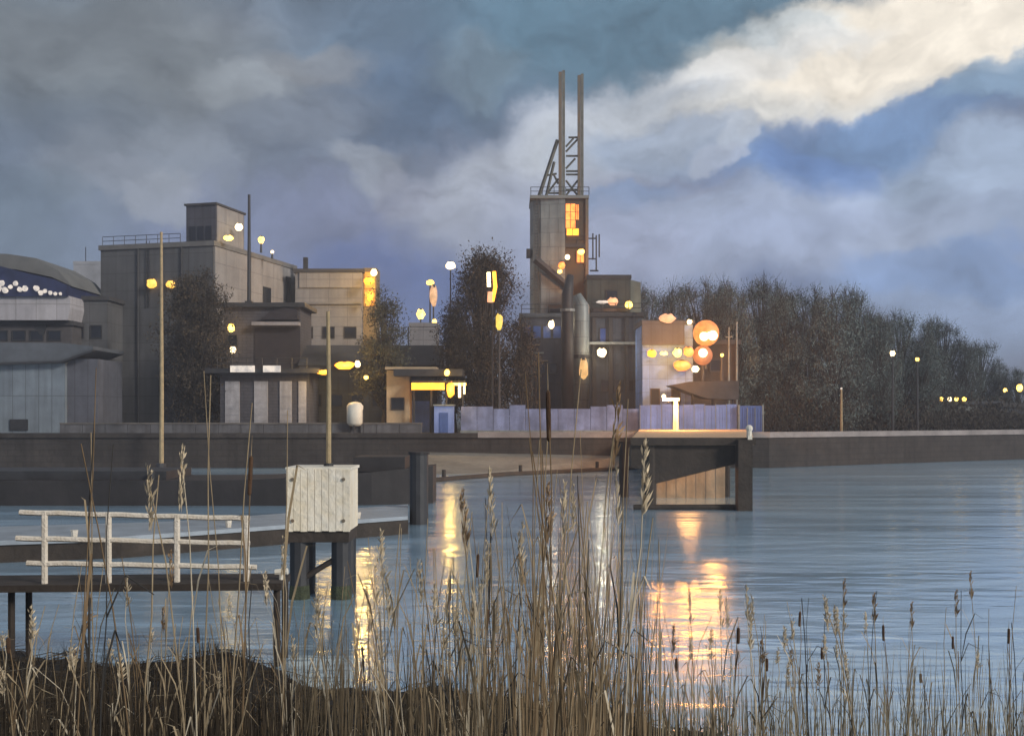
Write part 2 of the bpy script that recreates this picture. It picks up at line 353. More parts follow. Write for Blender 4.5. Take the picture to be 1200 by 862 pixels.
def block(name, px0, px1, pyt, d, depth, label, cat='building', wall=concrete, roof=roofm, over=.3, rz=0, group=None):
    """front-facing flat-roofed block whose front spans px0..px1 at distance d; origin at base centre of its front"""
    x0, x1 = X(px0, d), X(px1, d); H = Z(pyt, d) - G; hw = (x1 - x0) / 2
    t = thing(name, ((x0 + x1) / 2, d, G), label, cat, group, rz)
    MB().box((-hw, 0, -.2), (hw, depth, H - .5)).build('wall', wall, t)
    MB().box((-hw - over, -over, H - .5), (hw + over, depth + over, H)).build('roof', roof, t)
    t['hw'] = hw; t['H'] = H
    return t, hw, H
def ladder(par, x, y, z0, z1):
    m = MB()
    for s_ in (-.22, .22): m.tube([(x + s_, y, z0), (x + s_, y, z1)], .045, 5)
    k_ = z0 + .3
    while k_ < z1: m.tube([(x - .22, y, k_), (x + .22, y, k_)], .035, 4); k_ += .45
    m.build('ladder', darkm, par)
def guard_rail(par, x0, x1, y, z):
    m = MB()
    for h_ in (.55, 1.1): m.tube([(x0, y, z + h_), (x1, y, z + h_)], .04, 4)
    n_ = max(2, int((x1 - x0) / 1.5))
    for k in range(n_ + 1): m.tube([(x0 + (x1 - x0) * k / n_, y, z), (x0 + (x1 - x0) * k / n_, y, z + 1.1)], .045, 4)
    m.build('guard_rail', darkm, par)
def pz(py, d): return Z(py, d) - G

# -- big grey factory block (rotated so both faces show)
A = thing('factory_building', (X(250, 135), 135, G), 'tall grey factory block with light side wall and dark rooftop plant room', 'factory', rz=-R(14.3))
HA = pz(282, 135)
MB().box((-15.8, 0, -.2), (0, 23, HA - .6)).build('wall', concrete, A)
MB().box((-16, -.2, HA - .6), (.2, 23.2, HA)).build('parapet', mat('parapet_metal', (.16, .155, .15), .7, .2, 1, .1), A)
MB().box((.003, .3, 8), (.08, 22.7, HA - .62)).build('lit_side_cladding', cream, A)  # paler skin: the sunlit right face is put into the colour
for yy, zz, hh, ww in ((14, 15.6, 3.6, 2.0), (20.5, 17.2, 4.2, 1.3)): window(A, yy, .08, zz, ww, hh, 'x')
for k in (0, 2): window(A, -13.6 + k * 3.4, 0, 5, 1.2, 1.3)
for xx in (-10.4, -4.3): MB().tube([(xx, -.15, 0), (xx, -.15, HA - .6)], .1).build('downpipe', darkm, A)
PH = MB().box((-4.2, .8, HA), (1.2 - 1.3, 8, HA + 4.6)).build('plant_room', mat('plant_room_cladding', (.085, .085, .105), .8, .25, .6, .1, streak=.3, joint=(1.1, 2.2, .05, 0)), A)
MB().box((-4.4, .6, HA + 4.6), (.1, 8.2, HA + 4.85)).build('roof_slab', roofm, PH)
MB().box((-.097, 1, HA + .05), (-.04, 7.8, HA + 4.55)).build('lit_side_panel', cream, PH)  # plant room's lit right face, painted in with the paler tone
for k in range(3): MB().box((-3.7 + k * 1.1, .7, HA + .3), (-2.9 + k * 1.1, .82, HA + 2)).build('vent', glassd, PH)
MB().prism([(-6, HA), (-5.2, HA), (-5.2, HA + 1), (-6, HA + 1)], 'y', 5, 6).build('roof_duct', darkm, A)

# -- pale storage block
B, hw, H = block('storage_building', 346, 424, 315, 152, 16, 'pale long storage block with lit amber stair tower at its right end', 'building', pale_wall)
MB().box((-hw + .6, -.18, H - 2.6), (hw + .1, -.003, H - .55)).build('fascia', cream, B)
MB().box((-hw, -.3, H - 4.9), (hw, -.003, H - 4.6)).build('ledge', mat('ledge_metal', (.2, .2, .21), .6, .2, 1, 0), B)
for k in range(3): window(B, -3 + k * 3, 0, H - 9.5, 1.5, 1.4)
st = MB().box((hw + .02, 1.2, -.2), (hw + 1.9, 5, H + .3)).build('stair_tower', mat('stair_frame', (.25, .18, .09), .7, .2, 1, 0), B)
for k in range(4): MB().box((hw + .25, 1.1, H - 1.4 - k * 1.2), (hw + 1.7, 1.18, H - .3 - k * 1.2)).build('lit_window', stairglow, st)
MB().box((-3.9, 2, H), (-3.3, 2.6, H + 1.9)).build('chimney', darkm, B)

# -- mauve workshop
C_, hw, H = block('workshop_building', 262, 352, 355, 127, 7, 'mauve grey workshop with overhanging black flat roof and dark loading door', 'workshop', mauve, darkm, .6)
cx = X(327, 127) - C_.location.x
MB().box((cx - 2.8, -.12, pz(432, 127)), (cx + 2.45, -.003, pz(384, 127))).build('loading_door', mat('door_dark', (.03, .024, .028), .8, .3, 1, .1), C_)
MB().box((cx - 2.9, -1.2, pz(382, 127)), (cx + 2.5, -.003, pz(378, 127))).build('ledge', mat('pale_ledge', (.3, .28, .29), .7, .2, 1, 0), C_)
aw = MB().prism([(cx - 1.9, pz(375, 127)), (cx + 2.4, pz(375, 127)), (cx + 2.2, pz(364, 127)), (cx + .8, pz(361, 127)), (cx - .9, pz(366, 127))], 'y', -.9, -.003); aw.build('awning', mat('awning_dark', (.028, .024, .03), .85, .3, 1, .1), C_)
for zz in (pz(405, 127),): window(C_, -3.4, 0, zz, 1, 1.2)

# -- mast on the workshop roof
m_ = thing('flag_mast', (X(290, 126.6), 126.6 + .8, Z(355, 127) + .0), 'tall thin black mast rising from the workshop roof', 'mast')
MB().tube([(0, 0, 0), (0, 0, 12.6)], [.24, .15], 8).build('pole', darkm, m_); MB().box((-.4, -.4, 0), (.4, .4, .25)).build('foot', darkm, m_)

# -- long shed right of the workshop
S_, hw, H = block('long_shed', 354, 512, 428, 126, 9, 'long low dark slate shed with a shallow pitched roof behind the amber lamps', 'shed', slate)
MB().prism([(-.5, H + .003), (9.5, H + .003), (4.5, H + 2.6)], 'x', -hw - .4, hw + .4).build('pitched_roof', roofm, S_)
for k in range(5): window(S_, -6.2 + k * 2.4, 0, 3, 1.3, 1.3)
dr = MB().box((3.9, -.1, 0), (6.9, -.003, 3.6)).build('sliding_door', bluep, S_); MB().box((4.1, -.2, 1.5), (4.2, -.1, 2.1)).build('handle', darkm, dr)
T_, hw, H = block('tank_house', 480, 512, 378, 142, 5, 'small pale grey tank house rising behind the long dark shed', 'building', pale_wall, pale_wall, .1)
window(T_, 0, 0, H - 6.2, 1.2, 1.2); MB().tube([(-1.9, -.14, 0), (-1.9, -.14, H - .5)], .09).build('downpipe', darkm, T_)

# -- loading dock with shutters
D_, hw, H = block('loading_dock', 258, 362, 432, 119, 6, 'low loading dock with pale roller shutters between dark piers', 'warehouse', mat('dock_wall', (.07, .07, .085), .85, .3, 1, .2, joint=(.9,.35,.04,.5)), darkm, 1.3)
shut = mat('shutter_metal', (.36, .36, .39), .6, .25, 1.2, .1, streak=.4)
for k, (a, b) in enumerate(((264, 281), (298, 314), (328, 342), (350, 359))):
    o = MB()
    x0 = X(a, 119) - D_.location.x; x1 = X(b, 119) - D_.location.x
    for j in range(14): o.box((x0, -.1 - .03 * (j % 2), 1.0 + j * .33), (x1, -.003, 1.33 + j * .33))
    so_ = o.build('roller_shutter', shut, D_); MB().box((x0 - .15, -.25, .75), (x1 + .15, -.003, .98)).build('threshold', darkm, so_)
for a, b in ((274, 302), (312, 332)):
    MB().box((X(a, 119) - D_.location.x, -1.55, H - .42), (X(b, 119) - D_.location.x, -1.31, H + .28)).build('light_strip', dimw, D_)

guard_rail(D_, -hw, hw, -1.2, H)
# -- kiosk with amber-lit canopy
K_ = thing('filling_station', (X(500, 117), 117, G), 'small tan kiosk under a dark flat canopy edged with amber light', 'kiosk')
kx = lambda p: X(p, 117) - X(500, 117); kz = lambda p: pz(p, 117)
MB().box((kx(453), 0, 0), (kx(480), 3, kz(434))).build('kiosk', tanw, K_)
window(K_, kx(466), 0, 2.6, 1.2, 1.1)
MB().box((kx(463), -1.6, kz(441)), (kx(543), 3.4, kz(433))).build('canopy', darkm, K_)
MB().box((kx(452), -.6, kz(433)), (kx(512), 3, kz(430))).build('roof_edge', tanw, K_)
MB().box((kx(484), -1.9, kz(457)), (kx(522), -1.5, kz(449))).build('light_strip', amber, K_)
MB().box((kx(484), -1.5, kz(449)), (kx(546), 3, kz(446.5))).build('lower_canopy', darkm, K_)
for p in (486, 506, 524, 543): MB().tube([(kx(p), -1, 0), (kx(p), -1, kz(449))], .12).build('post', darkm, K_)
for a_, b_, c_ in ((538, 541, 466), (544, 546, 462)): MB().box((kx(a_), -1.9, kz(c_)), (kx(b_), -1.7, kz(449))).build('tube_light', warmw, K_)
MB().box((kx(530), -1.9, kz(452)), (kx(547), -1.6, kz(449.2))).build('lit_edge', yellow, K_)

# -- pavilion far left with curved navy canopy
E_, hw, H = block('harbour_pavilion', -60, 84, 376, 130, 12, 'long pavilion at the far left with curved navy canopy and rows of pale lamps', 'pavilion', mat('pavilion_wall', (.09, .082, .082), .85, .3, .7, .2), roofm)
ex = lambda p: X(p, 130) - E_.location.x; ez = lambda p: pz(p, 130)
arc = [(ex(-60), ez(348)), (ex(86), ez(348)), (ex(87), ez(362)), (ex(84), ez(376)), (ex(-60), ez(376))]
MB().prism(arc, 'y', -1.2, 12).build('fascia', mat('fascia_white', (.5, .48, .50), .6, .15, .5, .1, streak=.25, joint=(2.4, 3, .05, 0)), E_)
nv = [(ex(-60), ez(349)), (ex(85), ez(349)), (ex(84), ez(336)), (ex(66), ez(328)), (ex(38), ez(322)), (ex(8), ez(314)), (ex(-25), ez(308)), (ex(-60), ez(306))]
MB().prism(nv, 'y', -1.6, 10).build('canopy', navy, E_)
rf = [(ex(-60), ez(312)), (ex(20), ez(316)), (ex(62), ez(325)), (ex(86), ez(336)), (ex(70), ez(318)), (ex(44), ez(303)), (ex(10), ez(298)), (ex(-60), ez(297))]
MB().prism(rf, 'y', -.4, 11).build('roof_shell', mat('roof_shell', (.15, .15, .145), .8, .2, .5, .1), E_)
rnd = random.Random(8)
for p, q, r in ((6, 340, .42), (10, 334, .34), (14, 342, .38), (20, 338, .26), (26, 334, .30), (31, 341, .30), (37, 340, .34), (50, 340, .34), (55, 345, .3), (60, 343, .26), (66, 345, .24), (72, 346, .22), (78, 346, .18)):
    MB().ball((ex(p), -1.75, ez(q)), r, 8, 5, wob=.2, rnd=rnd).build('lamp', dimw, E_)
MB().prism([(ex(38), ez(378)), (ex(56), ez(378)), (ex(52), ez(392)), (ex(47), ez(392))], 'y', -.12, -.003).build('vent', darkm, E_)
for k in range(6): window(E_, -hw + 2 + k * 2.1, 0, ez(398), 1.4, 1.0)

# -- pale shed far left
P_ = thing('quayside_shed', (X(30, 117), 117, G), 'pale blue grey shed with dark sloping eaves at the left edge of the quay', 'shed')
qx = lambda p: X(p, 117) - X(30, 117); qz = lambda p: pz(p, 117)
MB().box((qx(-60), 0, -.2), (qx(76), 8, qz(424))).build('wall', mat('shed_wall', (.21, .25, .29), .8, .22, .5, .1, streak=.35, joint=(1.4, 4, .05, 0)), P_)
MB().box((qx(76) + .003, .6, -.2), (qx(112), 8, qz(420))).build('side_wing', mat('wing_wall', (.12, .125, .15), .85, .25, .6, .15, streak=.3, joint=(1.4, 4, .05, 0)), P_)
MB().prism([(qx(-60), qz(427)), (qx(75), qz(423)), (qx(112), qz(410)), (qx(112), qz(406)), (qx(75), qz(402)), (qx(-60), qz(402))], 'y', -.7, 8.5).build('roof', mat('shed_roof', (.10, .11, .125), .8, .25, .6, .1), P_)
MB().prism([(qx(-60), qz(430)), (qx(75), qz(425.5)), (qx(112), qz(412.5)), (qx(112), qz(410)), (qx(75), qz(423)), (qx(-60), qz(427))], 'y', -.9, -.1).build('eaves', darkm, P_)
MB().box((qx(12), -.15, qz(504)), (qx(33), -.003, qz(491))).build('hatch', darkm, P_)
AX, hw, H = block('annex_building', 84, 126, 347, 133, 6, 'grey annex with dark roof wedged between pavilion and factory block', 'building', concrete); window(AX, .8, 0, H - 5, 1.2, 1.4); window(AX, -1.4, 0, H - 5, 1.2, 1.4)
FB, hw, H = block('distant_building', 86, 118, 306, 175, 8, 'pale distant block showing above the annex roof left of the factory', 'building', mat('distant_pale', (.36, .37, .40), .8, .3, .3, .1), mat('distant_roof', (.36, .37, .40), .8, .2, .3, .1), .05)
MB().tube([(.6 - 1.2, 1, H), (.6 - 1.2, 1, H + 2.4)], .07).build('antenna', darkm, FB)

# ------------------------------------------------------------------ silo tower
TD = 148
TW = thing('silo_tower', (X(662, TD), TD, G), 'tall grey silo tower topped by two slender lattice braced masts', 'tower')
tx = lambda p: X(p, TD) - X(662, TD); tz = lambda p: pz(p, TD)
rr = MB()                                   # rounded body, left part pale steel
prof = [(tx(622), 2.2), (tx(625), .7), (tx(634), 0), (tx(662), -.3), (tx(662), 7), (tx(622), 7)]
rr.prism(prof, 'z', -.2, tz(232)); rr.build('shell', steelp, TW)
MB().box((tx(662) + .003, -.1, -.2), (tx(689), 7, tz(230))).build('service_shaft', mat('shaft_dark', (.05, .045, .035), .8, .4, .6, .2, c2=(.09, .06, .03)), TW)
MB().box((tx(621), -.5, tz(233)), (tx(690), 7.2, tz(229.5))).build('roof', mat('tower_cap', (.2, .21, .2), .7, .2, 1, 0), TW)
for a, b, c, e, mt in ((663, 674, 239, 268, orange), (675, 678, 240, 258, orange), (664, 678, 268, 277, amber), (676, 684, 294, 308, orange)):
    MB().box((tx(a), -.22, tz(e)), (tx(b), -.103, tz(c))).build('lit_opening', mt, TW)
    wf = MB(); xa_, xb_, za_, zb_ = tx(a), tx(b), tz(e), tz(c)
    for q_ in (xa_ - .08, (xa_ + xb_) / 2 - .04, xb_): wf.box((q_, -.3, za_ - .05), (q_ + .08, -.223, zb_ + .05))
    nz_ = max(1, int((zb_ - za_) / 1.0))
    for k_ in range(nz_ + 1): wf.box((xa_, -.29, za_ + (zb_ - za_) * k_ / nz_ - .03), (xb_, -.226, za_ + (zb_ - za_) * k_ / nz_ + .03))
    wf.build('mullions', rust, TW)
MB().box((tx(662), -.3, tz(290)), (tx(689), -.1, tz(286))).build('platform', darkm, TW)
MB().box((tx(686), -.35, tz(430)), (tx(689.5), -.103, tz(232))).build('corner_rail', rust, TW)
c1 = MB().tube([(tx(627), -.9, tz(305)), (tx(664), -.9, tz(336))], .5, 4); c1.build('conveyor', darkm, TW)
MB().box((tx(617), 1, tz(300)), (tx(622), 2.2, tz(290))).build('side_box', darkm, TW)
MB().tube([(tx(642), -.2, tz(362)), (tx(658), -.2, tz(362))], .55, 8).build('pipe', darkm, TW)
# twin masts
for a, b, top in ((656.5, 662, 80), (679, 684, 84)):
    MB().box((tx(a - 1.2), 1.5, tz(231)), (tx(b - 2.9), 2.1, tz(top))).build('mast', rust, TW)
    MB().box((tx(b - 2.4), 1.6, tz(231)), (tx(b + .8), 2.2, tz(top - 2))).build('mast', mat('mast_grey', (.15, .15, .125), .8, .35, 1, .1), TW)
br = MB(); q = lambda a, b, r=.14: br.tube([(tx(a[0]), 1.85, tz(a[1])), (tx(b[0]), 1.85, tz(b[1]))], r, 4)
q((654, 160), (631, 230), .26); q((650, 186), (640, 229), .2); q((655, 206), (643, 222)); q((641, 202), (653, 200)); q((640, 223), (656, 223)); q((655, 212), (649, 200))
q((667, 157), (679, 157)); q((664, 174), (678, 159)); q((664, 168), (673, 158)); q((664, 179), (679, 179)); q((664, 197), (678, 197)); q((664, 201), (678, 201)); q((664, 194), (675, 182)); q((664, 208), (678, 226)); q((664, 226), (678, 208)); q((664, 219), (679, 219))
br.build('lattice_bracing', mat('brace_grey', (.12, .12, .10), .8, .3, 1, .1), TW)
ant = MB()
for p, a, b in ((695.5, 272, 303), (699.5, 274, 316), (703, 273, 300)): ant.tube([(tx(p), 1, tz(b)), (tx(p), 1, tz(a))], .11, 5)
for y_ in (278, 302): ant.tube([(tx(689), 1, tz(y_)), (tx(700), 1, tz(y_))], .1, 5)
ant.tube([(tx(692), 1, tz(316)), (tx(702), 1, tz(316))], .12, 5)
ant.build('antenna_frame', darkm, TW)
ladder(TW, tx(629), -.05, 14, tz(232)); guard_rail(TW, tx(622), tx(690), -.4, tz(229.5)); guard_rail(TW, tx(663), tx(689), -.28, tz(286))
guard_rail(A, -15.6, -4.6, .1, HA); ladder(A, -9, -.12, HA - 8, HA + .3)
# pale vent column right of the shaft
VC = thing('vent_column', (X(681, 133), 133, G), 'pale grey upright duct column standing in front of the silo tower', 'duct')
MB().tube([(0, 0, 0), (0, 0, pz(358, 133)), (-.5, 0, pz(345, 133))], [1.0, 1.0, .5], 10).build('duct', steelp, VC, True)
MB().tube([(0, 0, pz(420, 133)), (0, 0, pz(416, 133))], 1.2, 10).build('collar', darkm, VC)
DC = thing('dark_stack', (X(665, 131), 131, G), 'black round stack leaning close to the silo tower base', 'chimney')
MB().tube([(0, 0, 0), (0, 0, pz(345, 131)), (.35, 0, pz(322, 131))], [.75, .7, .4], 10).build('shaft', darkm, DC, True)
MB().tube([(0, 0, pz(365, 131)), (0, 0, pz(362, 131))], .9, 10).build('collar', steelp, DC)

# dark process buildings
H1, hw, H = block('process_building', 611, 660, 367, 138, 9, 'dark navy process building with glazed blue upper storey below the silo', 'factory', mat('process_wall', (.045, .05, .075), .8, .35, .5, .2, streak=.4, joint=(1.5, 2.0, .05, 0)), slate)
for k in range(4): window(H1, -1.9 + k * 1.25, 0, H - 3.1, .95, 1.5, glass=mat('blue_glass', (.05, .09, .28), .25, .3, .8, 0))
for k in range(3): window(H1, -1.6 + k * 1.5, 0, H - 7.5, .9, 1.2)
guard_rail(H1, -hw, hw, -.1, H)
for k in range(3): MB().tube([(-1.8 + k * .5, -.25, 0), (-1.8 + k * .5, -.25, H - 4 - k), (-1.8 + k * .5 + 1.5, -.25, H - 4 - k)], .11, 6).build('pipe', steelp if k == 1 else rust, H1)
H2, hw, H = block('control_building', 690, 752, 366, 134, 9, 'dark block with small blue window and stepped roof right of the tower', 'factory', slate, darkm)
window(H2, -.9 - .6, 0, pz(402, 134), .7, 1.8, glass=mat('blue_glass', (.05, .09, .28), .25, .3, .8, 0))
for k in range(3): MB().box((-hw + .4 + k * 2, -.35, 0), (-hw + .9 + k * 2, -.003, H - .6)).build('pier', darkm, H2)
for k in range(3): window(H2, -1.2 + k * 1.6, 0, 5, .9, 1.2)
MB().box((-hw - .5, -1, pz(404, 134)), (hw, -.003, pz(401, 134))).build('ledge', steelp, H2)
guard_rail(H2, -hw, hw, -.1, H); ladder(H2, hw - .8, -.45, 2, H)
H3, hw, H = block('upper_gallery', 752, 792, 375, 136, 6, 'blue grey roof gallery between control block and pale lit wall', 'building', slate, steelp)
for k in range(3): window(H3, -1.3 + k * 1.3, 0, H - 2.6, .8, .9)
H4, hw, H = block('hopper_house', 688, 739, 322, 143, 7, 'olive grey hopper house with sloping right side beside the silo tower', 'building', olive, darkm, .1)
MB().prism([(hw + .003, 0), (hw + 1.4, 0), (hw + 1.4, H - .9), (hw + .003, H - .55)], 'y', .6, 7).build('side_lean', mat('lean_wall', (.18, .2, .17), .8, .25, .5, .1, streak=.3), H4)
MB().box((-hw + .6, -1.3, H - 4.9), (hw - .2, -.003, H - 4.5)).build('balcony', darkm, H4)
window(H4, .4, 0, H - 3.2, 1.4, 1.1)
guard_rail(H4, -hw + .6, hw - .2, -1.25, H - 4.5)
# pale blue lit wall
H5, hw, H = block('pale_office', 753, 812, 375, 122, 7, 'pale blue rendered office wall lit by a row of orange lamps', 'building', mat('office_wall', (.17, .31, .70), .8, .22, .5, .1, streak=.3, joint=(2.0, 1.5, .035, 0)), slate, .15)
MB().box((-hw - .1, -.5, pz(404, 122)), (hw - 1.0, -.003, pz(376, 122))).build('sign_band', slate, H5)
window(H5, -1.4, 0, 3.2, .8, 1.6); window(H5, .9, 0, 3.2, .8, 1.6)
d5 = MB().box((-.7, -.12, 0), (.3, -.003, 2.2)).build('door', bluedk, H5); MB().box((.1, -.2, 1), (.2, -.12, 1.15)).build('handle', steelp, d5)
H6, hw, H = block('lamp_house', 812, 866, 398, 124, 8, 'dark brown boiler house behind the glowing orange globes', 'building', brown, darkm, .2)
MB().tube([(hw - .3, -.25, 0), (hw - .3, -.25, H + 2)], .1).build('downpipe', steelp, H6)
window(H6, 0, 0, H - 3.5, 1.2, 1.2)
cn = MB(); cn.prism([(X(786, 117), Z(451, 117)), (X(808, 117), Z(447, 117)), (X(866, 117), Z(446, 117)), (X(866, 117), Z(468, 117)), (X(830, 117), Z(467, 117)), (X(806, 117), Z(459, 117))], 'y', 117, 121)
CN = thing('dark_canopy', (0, 0, 0), 'black wedge shaped canopy jutting over the blue fence below the globes', 'canopy')
cn.build('canopy_shell', darkm, CN)
for p in (812, 836, 860): MB().tube([(X(p, 118), 118.5, G), (X(p, 118), 118.5, Z(462, 118))], .12).build('post', darkm, CN)

# blue hoarding / lilac wall on the quay
FN = thing('blue_fence', (X(823, 114.5), 114.5, G), 'long pale blue panel fence on the quay behind the jetty', 'fence')
a0 = X(750, 114.5) - X(823, 114.5)
n_ = 9; wd = (X(864, 114.5) - X(750, 114.5)) / n_
for k in range(n_):
    rb = MB(); rb.box((a0 + k * wd + .03, 0, .15), (a0 + (k + 1) * wd - .03, .08, 2.95 + .06 * (k % 3)))
    for j in range(4): rb.box((a0 + k * wd + .15 + j * .28, -.04, .2), (a0 + k * wd + .25 + j * .28, 0, 2.9))
    rb.build('panel', bluep, FN)
for k in range(n_ + 1): MB().box((a0 + k * wd - .028, -.06, 0), (a0 + k * wd + .028, .1, 3.1)).build('post', steelp, FN)
CT = thing('shipping_container', (X(880, 114), 114, G), 'deep blue steel container at the right end of the pale fence', 'container')
cw = X(894, 114) - X(880, 114)
rb = MB(); rb.box((-cw, 0, .1), (cw, 6, 2.9))
for j in range(9): rb.box((-cw + .1 + j * .27, -.05, .2), (-cw + .22 + j * .27, 0, 2.8))
rb.build('body', bluedk, CT)
for s in (-1, 1): MB().box((s * cw - .08, -.08, 0), (s * cw + .08, .1, 3)).build('corner_post', steelp, CT)
for s in (-.4, .4): MB().tube([(s, -.1, .3), (s, -.1, 2.7)], .04).build('lock_rod', steelp, CT)
LW = thing('forecourt_wall', (X(645, 115.5), 115.5, G), 'low stained lilac concrete wall along the quay below the silo tower', 'wall')
lx0 = X(540, 115.5) - LW.location.x; lx1 = X(749, 115.5) - LW.location.x; nn = 11; lw = (lx1 - lx0) / nn; rnd = random.Random(5)
for k in range(nn): MB().box((lx0 + k * lw + .02, 0, -.1), (lx0 + (k + 1) * lw - .02, .3, 2.6 + rnd.choice((0, 0, .25, .4)))).build('panel', lilac, LW)
MB().box((lx0 - .05, -.12, -.1), (lx1 + .05, -.003, .35)).build('plinth', steelp, LW)
BC = thing('blue_container', (X(520, 114.5), 114.5, G), 'small blue upright cabin beside the kiosk posts', 'cabin')
MB().box((-1, 0, 0), (1, 2.4, 2.9)).build('body', bluep, BC); MB().box((-.45, -.06, .1), (.45, -.003, 2.2)).build('door', bluedk, BC); MB().box((-1.1, -.1, 2.9), (1.1, 2.5, 3.05)).build('roof', steelp, BC)

# low wall behind the quay on the left
LG = thing('quay_wall_low', (X(240, 114), 114, G), 'long low dark retaining wall on the left quay behind the reeds', 'wall'); LG.name = 'retaining_wall'
for k in range(16):
    x0 = X(70, 114) - LG.location.x + k * 2.35; MB().box((x0 + .02, 0, -.1), (x0 + 2.33, .4, 1.0)).build('panel', mat('retaining_panel', (.13, .13, .14), .85, .35, .7, .2, streak=.5), LG)
MB().box((X(70, 114) - LG.location.x, -.1, 1.003), (X(70, 114) - LG.location.x + 37.6, .5, 1.15)).build('cap', copingm, LG)

# far right kiosk
RH, hw, H = block('shore_cabin', 1106, 1172, 470, 150, 6, 'low pale cabin with a string of lamps along its roof among the right trees', 'cabin', mat('cabin_wall', (.22, .25, .26), .8, .25, .6, .1, streak=.3), slate, .3)
window(RH, -1.4, 0, 1.4, 1, 1); window(RH, 1.4, 0, 1.4, 1, 1)
MB().box((-.4, -.08, 0), (.4, -.003, 2)).build('door', darkm, RH)
for p in (1103, 1113, 1121, 1130): MB().ball((X(p, 149.2) - RH.location.x, -.8, pz(467.5, 149.2)), .3, 8, 5).build('lamp', yellow if p != 1113 else warmw, RH)
for p in (1103, 1113, 1121, 1130): MB().box((X(p, 149.2) - RH.location.x - .06, -.86, pz(468, 149.2) - .75), (X(p, 149.2) - RH.location.x + .06, -.3, pz(468, 149.2) - .25)).build('bracket', darkm, RH)
RH2, hw, H = block('tree_side_hut', 1174, 1230, 472, 146, 5, 'dark hut at the right edge with two warm lamps on its roof', 'hut', slate, darkm, .3); window(RH2, -1, 0, 1.2, .9, .9)

# white upright tank on the quay
V = thing('storage_tank', (X(415, 113), 113.6, G), 'small upright white tank on short legs between the tan pole and kiosk', 'tank')
MB().tube([(0, 0, z) for z in (.75, .85, 1.15, 2.9, 3.2, 3.3)], [.25, .62, .85, .85, .6, .2], 16).build('vessel', white, V, True)
for k in range(3):
    an = k * 2.09 + .5; MB().tube([(.6 * math.cos(an), .6 * math.sin(an), -.02), (.6 * math.cos(an), .6 * math.sin(an), 1.1)], .07, 6).build('leg', darkm, V)
MB().tube([(.9, -.2, .1), (.9, -.2, 2.4), (.5, -.1, 2.7)], .05, 6).build('pipe', darkm, V); MB().tube([(0, 0, 3.28), (0, 0, 3.5)], .14, 8).build('valve', darkm, V)

# ------------------------------------------------------------------ lamps (each one a thing)
lr = random.Random(11)
def glow(t, c, e, x=0, y=-1.0, z=0, r=.4):  # adds an unseen light off the lamp, boosting wall glow and reflections
    pl_ = bpy.data.lights.new('added_light', 'POINT'); pl_.energy = e; pl_.color = c; pl_.shadow_soft_size = r
    po_ = bpy.data.objects.new('added_light', pl_); col.objects.link(po_); po_.parent = t; po_.location = (x, y, z)
def wall_lamp(px, py, d, r, m, label, group=None, sz=1.0, sx=1.0, cat='lamp', arm=.7):
    t = thing('wall_lamp', (X(px, d), d, Z(py, d)), label, cat, group); r *= .8
    g = MB().ball((0, 0, 0), r, 10, 6, sz, .14, lr).build('lamp_glass', m, t, True); g.scale = (sx, .7, 1)
    MB().tube([(0, r * .5, -r * sz * .2), (0, r * .6 + arm, -r * sz * .2)], r * .16, 6).build('bracket', darkm, t)
    MB().tube([(0, 0, r * sz * .8), (0, 0, r * sz * 1.05)], [r * .6, r * .25], 8).build('cap', darkm, t)
    return t
def post_lamp(px, py, d, r, m, label, base=G, sz=1.0, arm=0, name='street_lamp', cat='street lamp', group=None):
    t = thing(name, (X(px, d) - arm, d, base), label, cat, group); h = Z(py, d) - base; r *= .8
    MB().tube([(0, 0, 0), (0, 0, h + (.1 if arm else -r * sz * .8))] + ([(arm, 0, h + r * sz + .12)] if arm else []), [.16, .1] + ([.07] if arm else []), 7).build('post', darkm, t)
    MB().ball((arm, 0, h), r, 10, 6, sz, .14, lr).build('lamp_head', m, t, True)
    MB().tube([(arm, 0, h + r * sz * .8), (arm, 0, h + r * sz * 1.1)], [r * .6, r * .3], 8).build('shade', darkm, t)
    return t
wall_lamp(178, 332, 136.5, .85, emit('dim_amber_glow', (1, .52, .08), 1.6), 'hazy amber lamp high on the grey factory front left of the pole', sz=.9)
wall_lamp(200, 333, 136, .75, MATS['dim_amber_glow'], 'hazy amber lamp high on the grey factory front right of the pole', sz=.9)
wall_lamp(268, 279, 136, .6, yellow, 'yellow lamp at the factory roof edge under the plant room', sx=1.3, sz=.75)
wall_lamp(280, 266, 138.5, .6, warmw, 'pale yellow lamp on the right wall of the rooftop plant room')
post_lamp(306, 281, 143, .5, yellow, 'yellow roof lamp right of the black mast, the higher of two', base=Z(296, 143), sz=1.2)
post_lamp(319, 295, 146, .28, warmw, 'small white roof lamp right of the black mast, the lower of two', base=Z(303, 146))
_t = wall_lamp(271, 384, 126, .5, yellow, 'yellow lamp on the workshop wall, upper of two beside the tree', sz=1.25); glow(_t, (1, .6, .15), 60, y=-1)
wall_lamp(273, 410, 126, .42, warmw, 'whitish lamp on the workshop wall, lower of two beside the tree', sz=1.4)
wall_lamp(438, 319, 150, .55, warmw, 'white lamp at the top corner of the amber stair tower', sz=1.2)
_t = wall_lamp(432, 329, 150, .75, amber, 'amber lamp against the head of the stair tower', sz=.9, sx=1.2); glow(_t, (1, .6, .15), 800, y=-5)
_t = wall_lamp(434, 347, 150, .55, amber, 'tall amber lamp on the lower part of the stair tower', sz=1.8); glow(_t, (1, .55, .12), 900, y=-5)
_t = wall_lamp(379, 436, 118, .45, amber, 'small amber lamp strip left of the tan pole with the white cap', sx=2.0, sz=.75); glow(_t, (1, .6, .15), 120, y=-1.2)
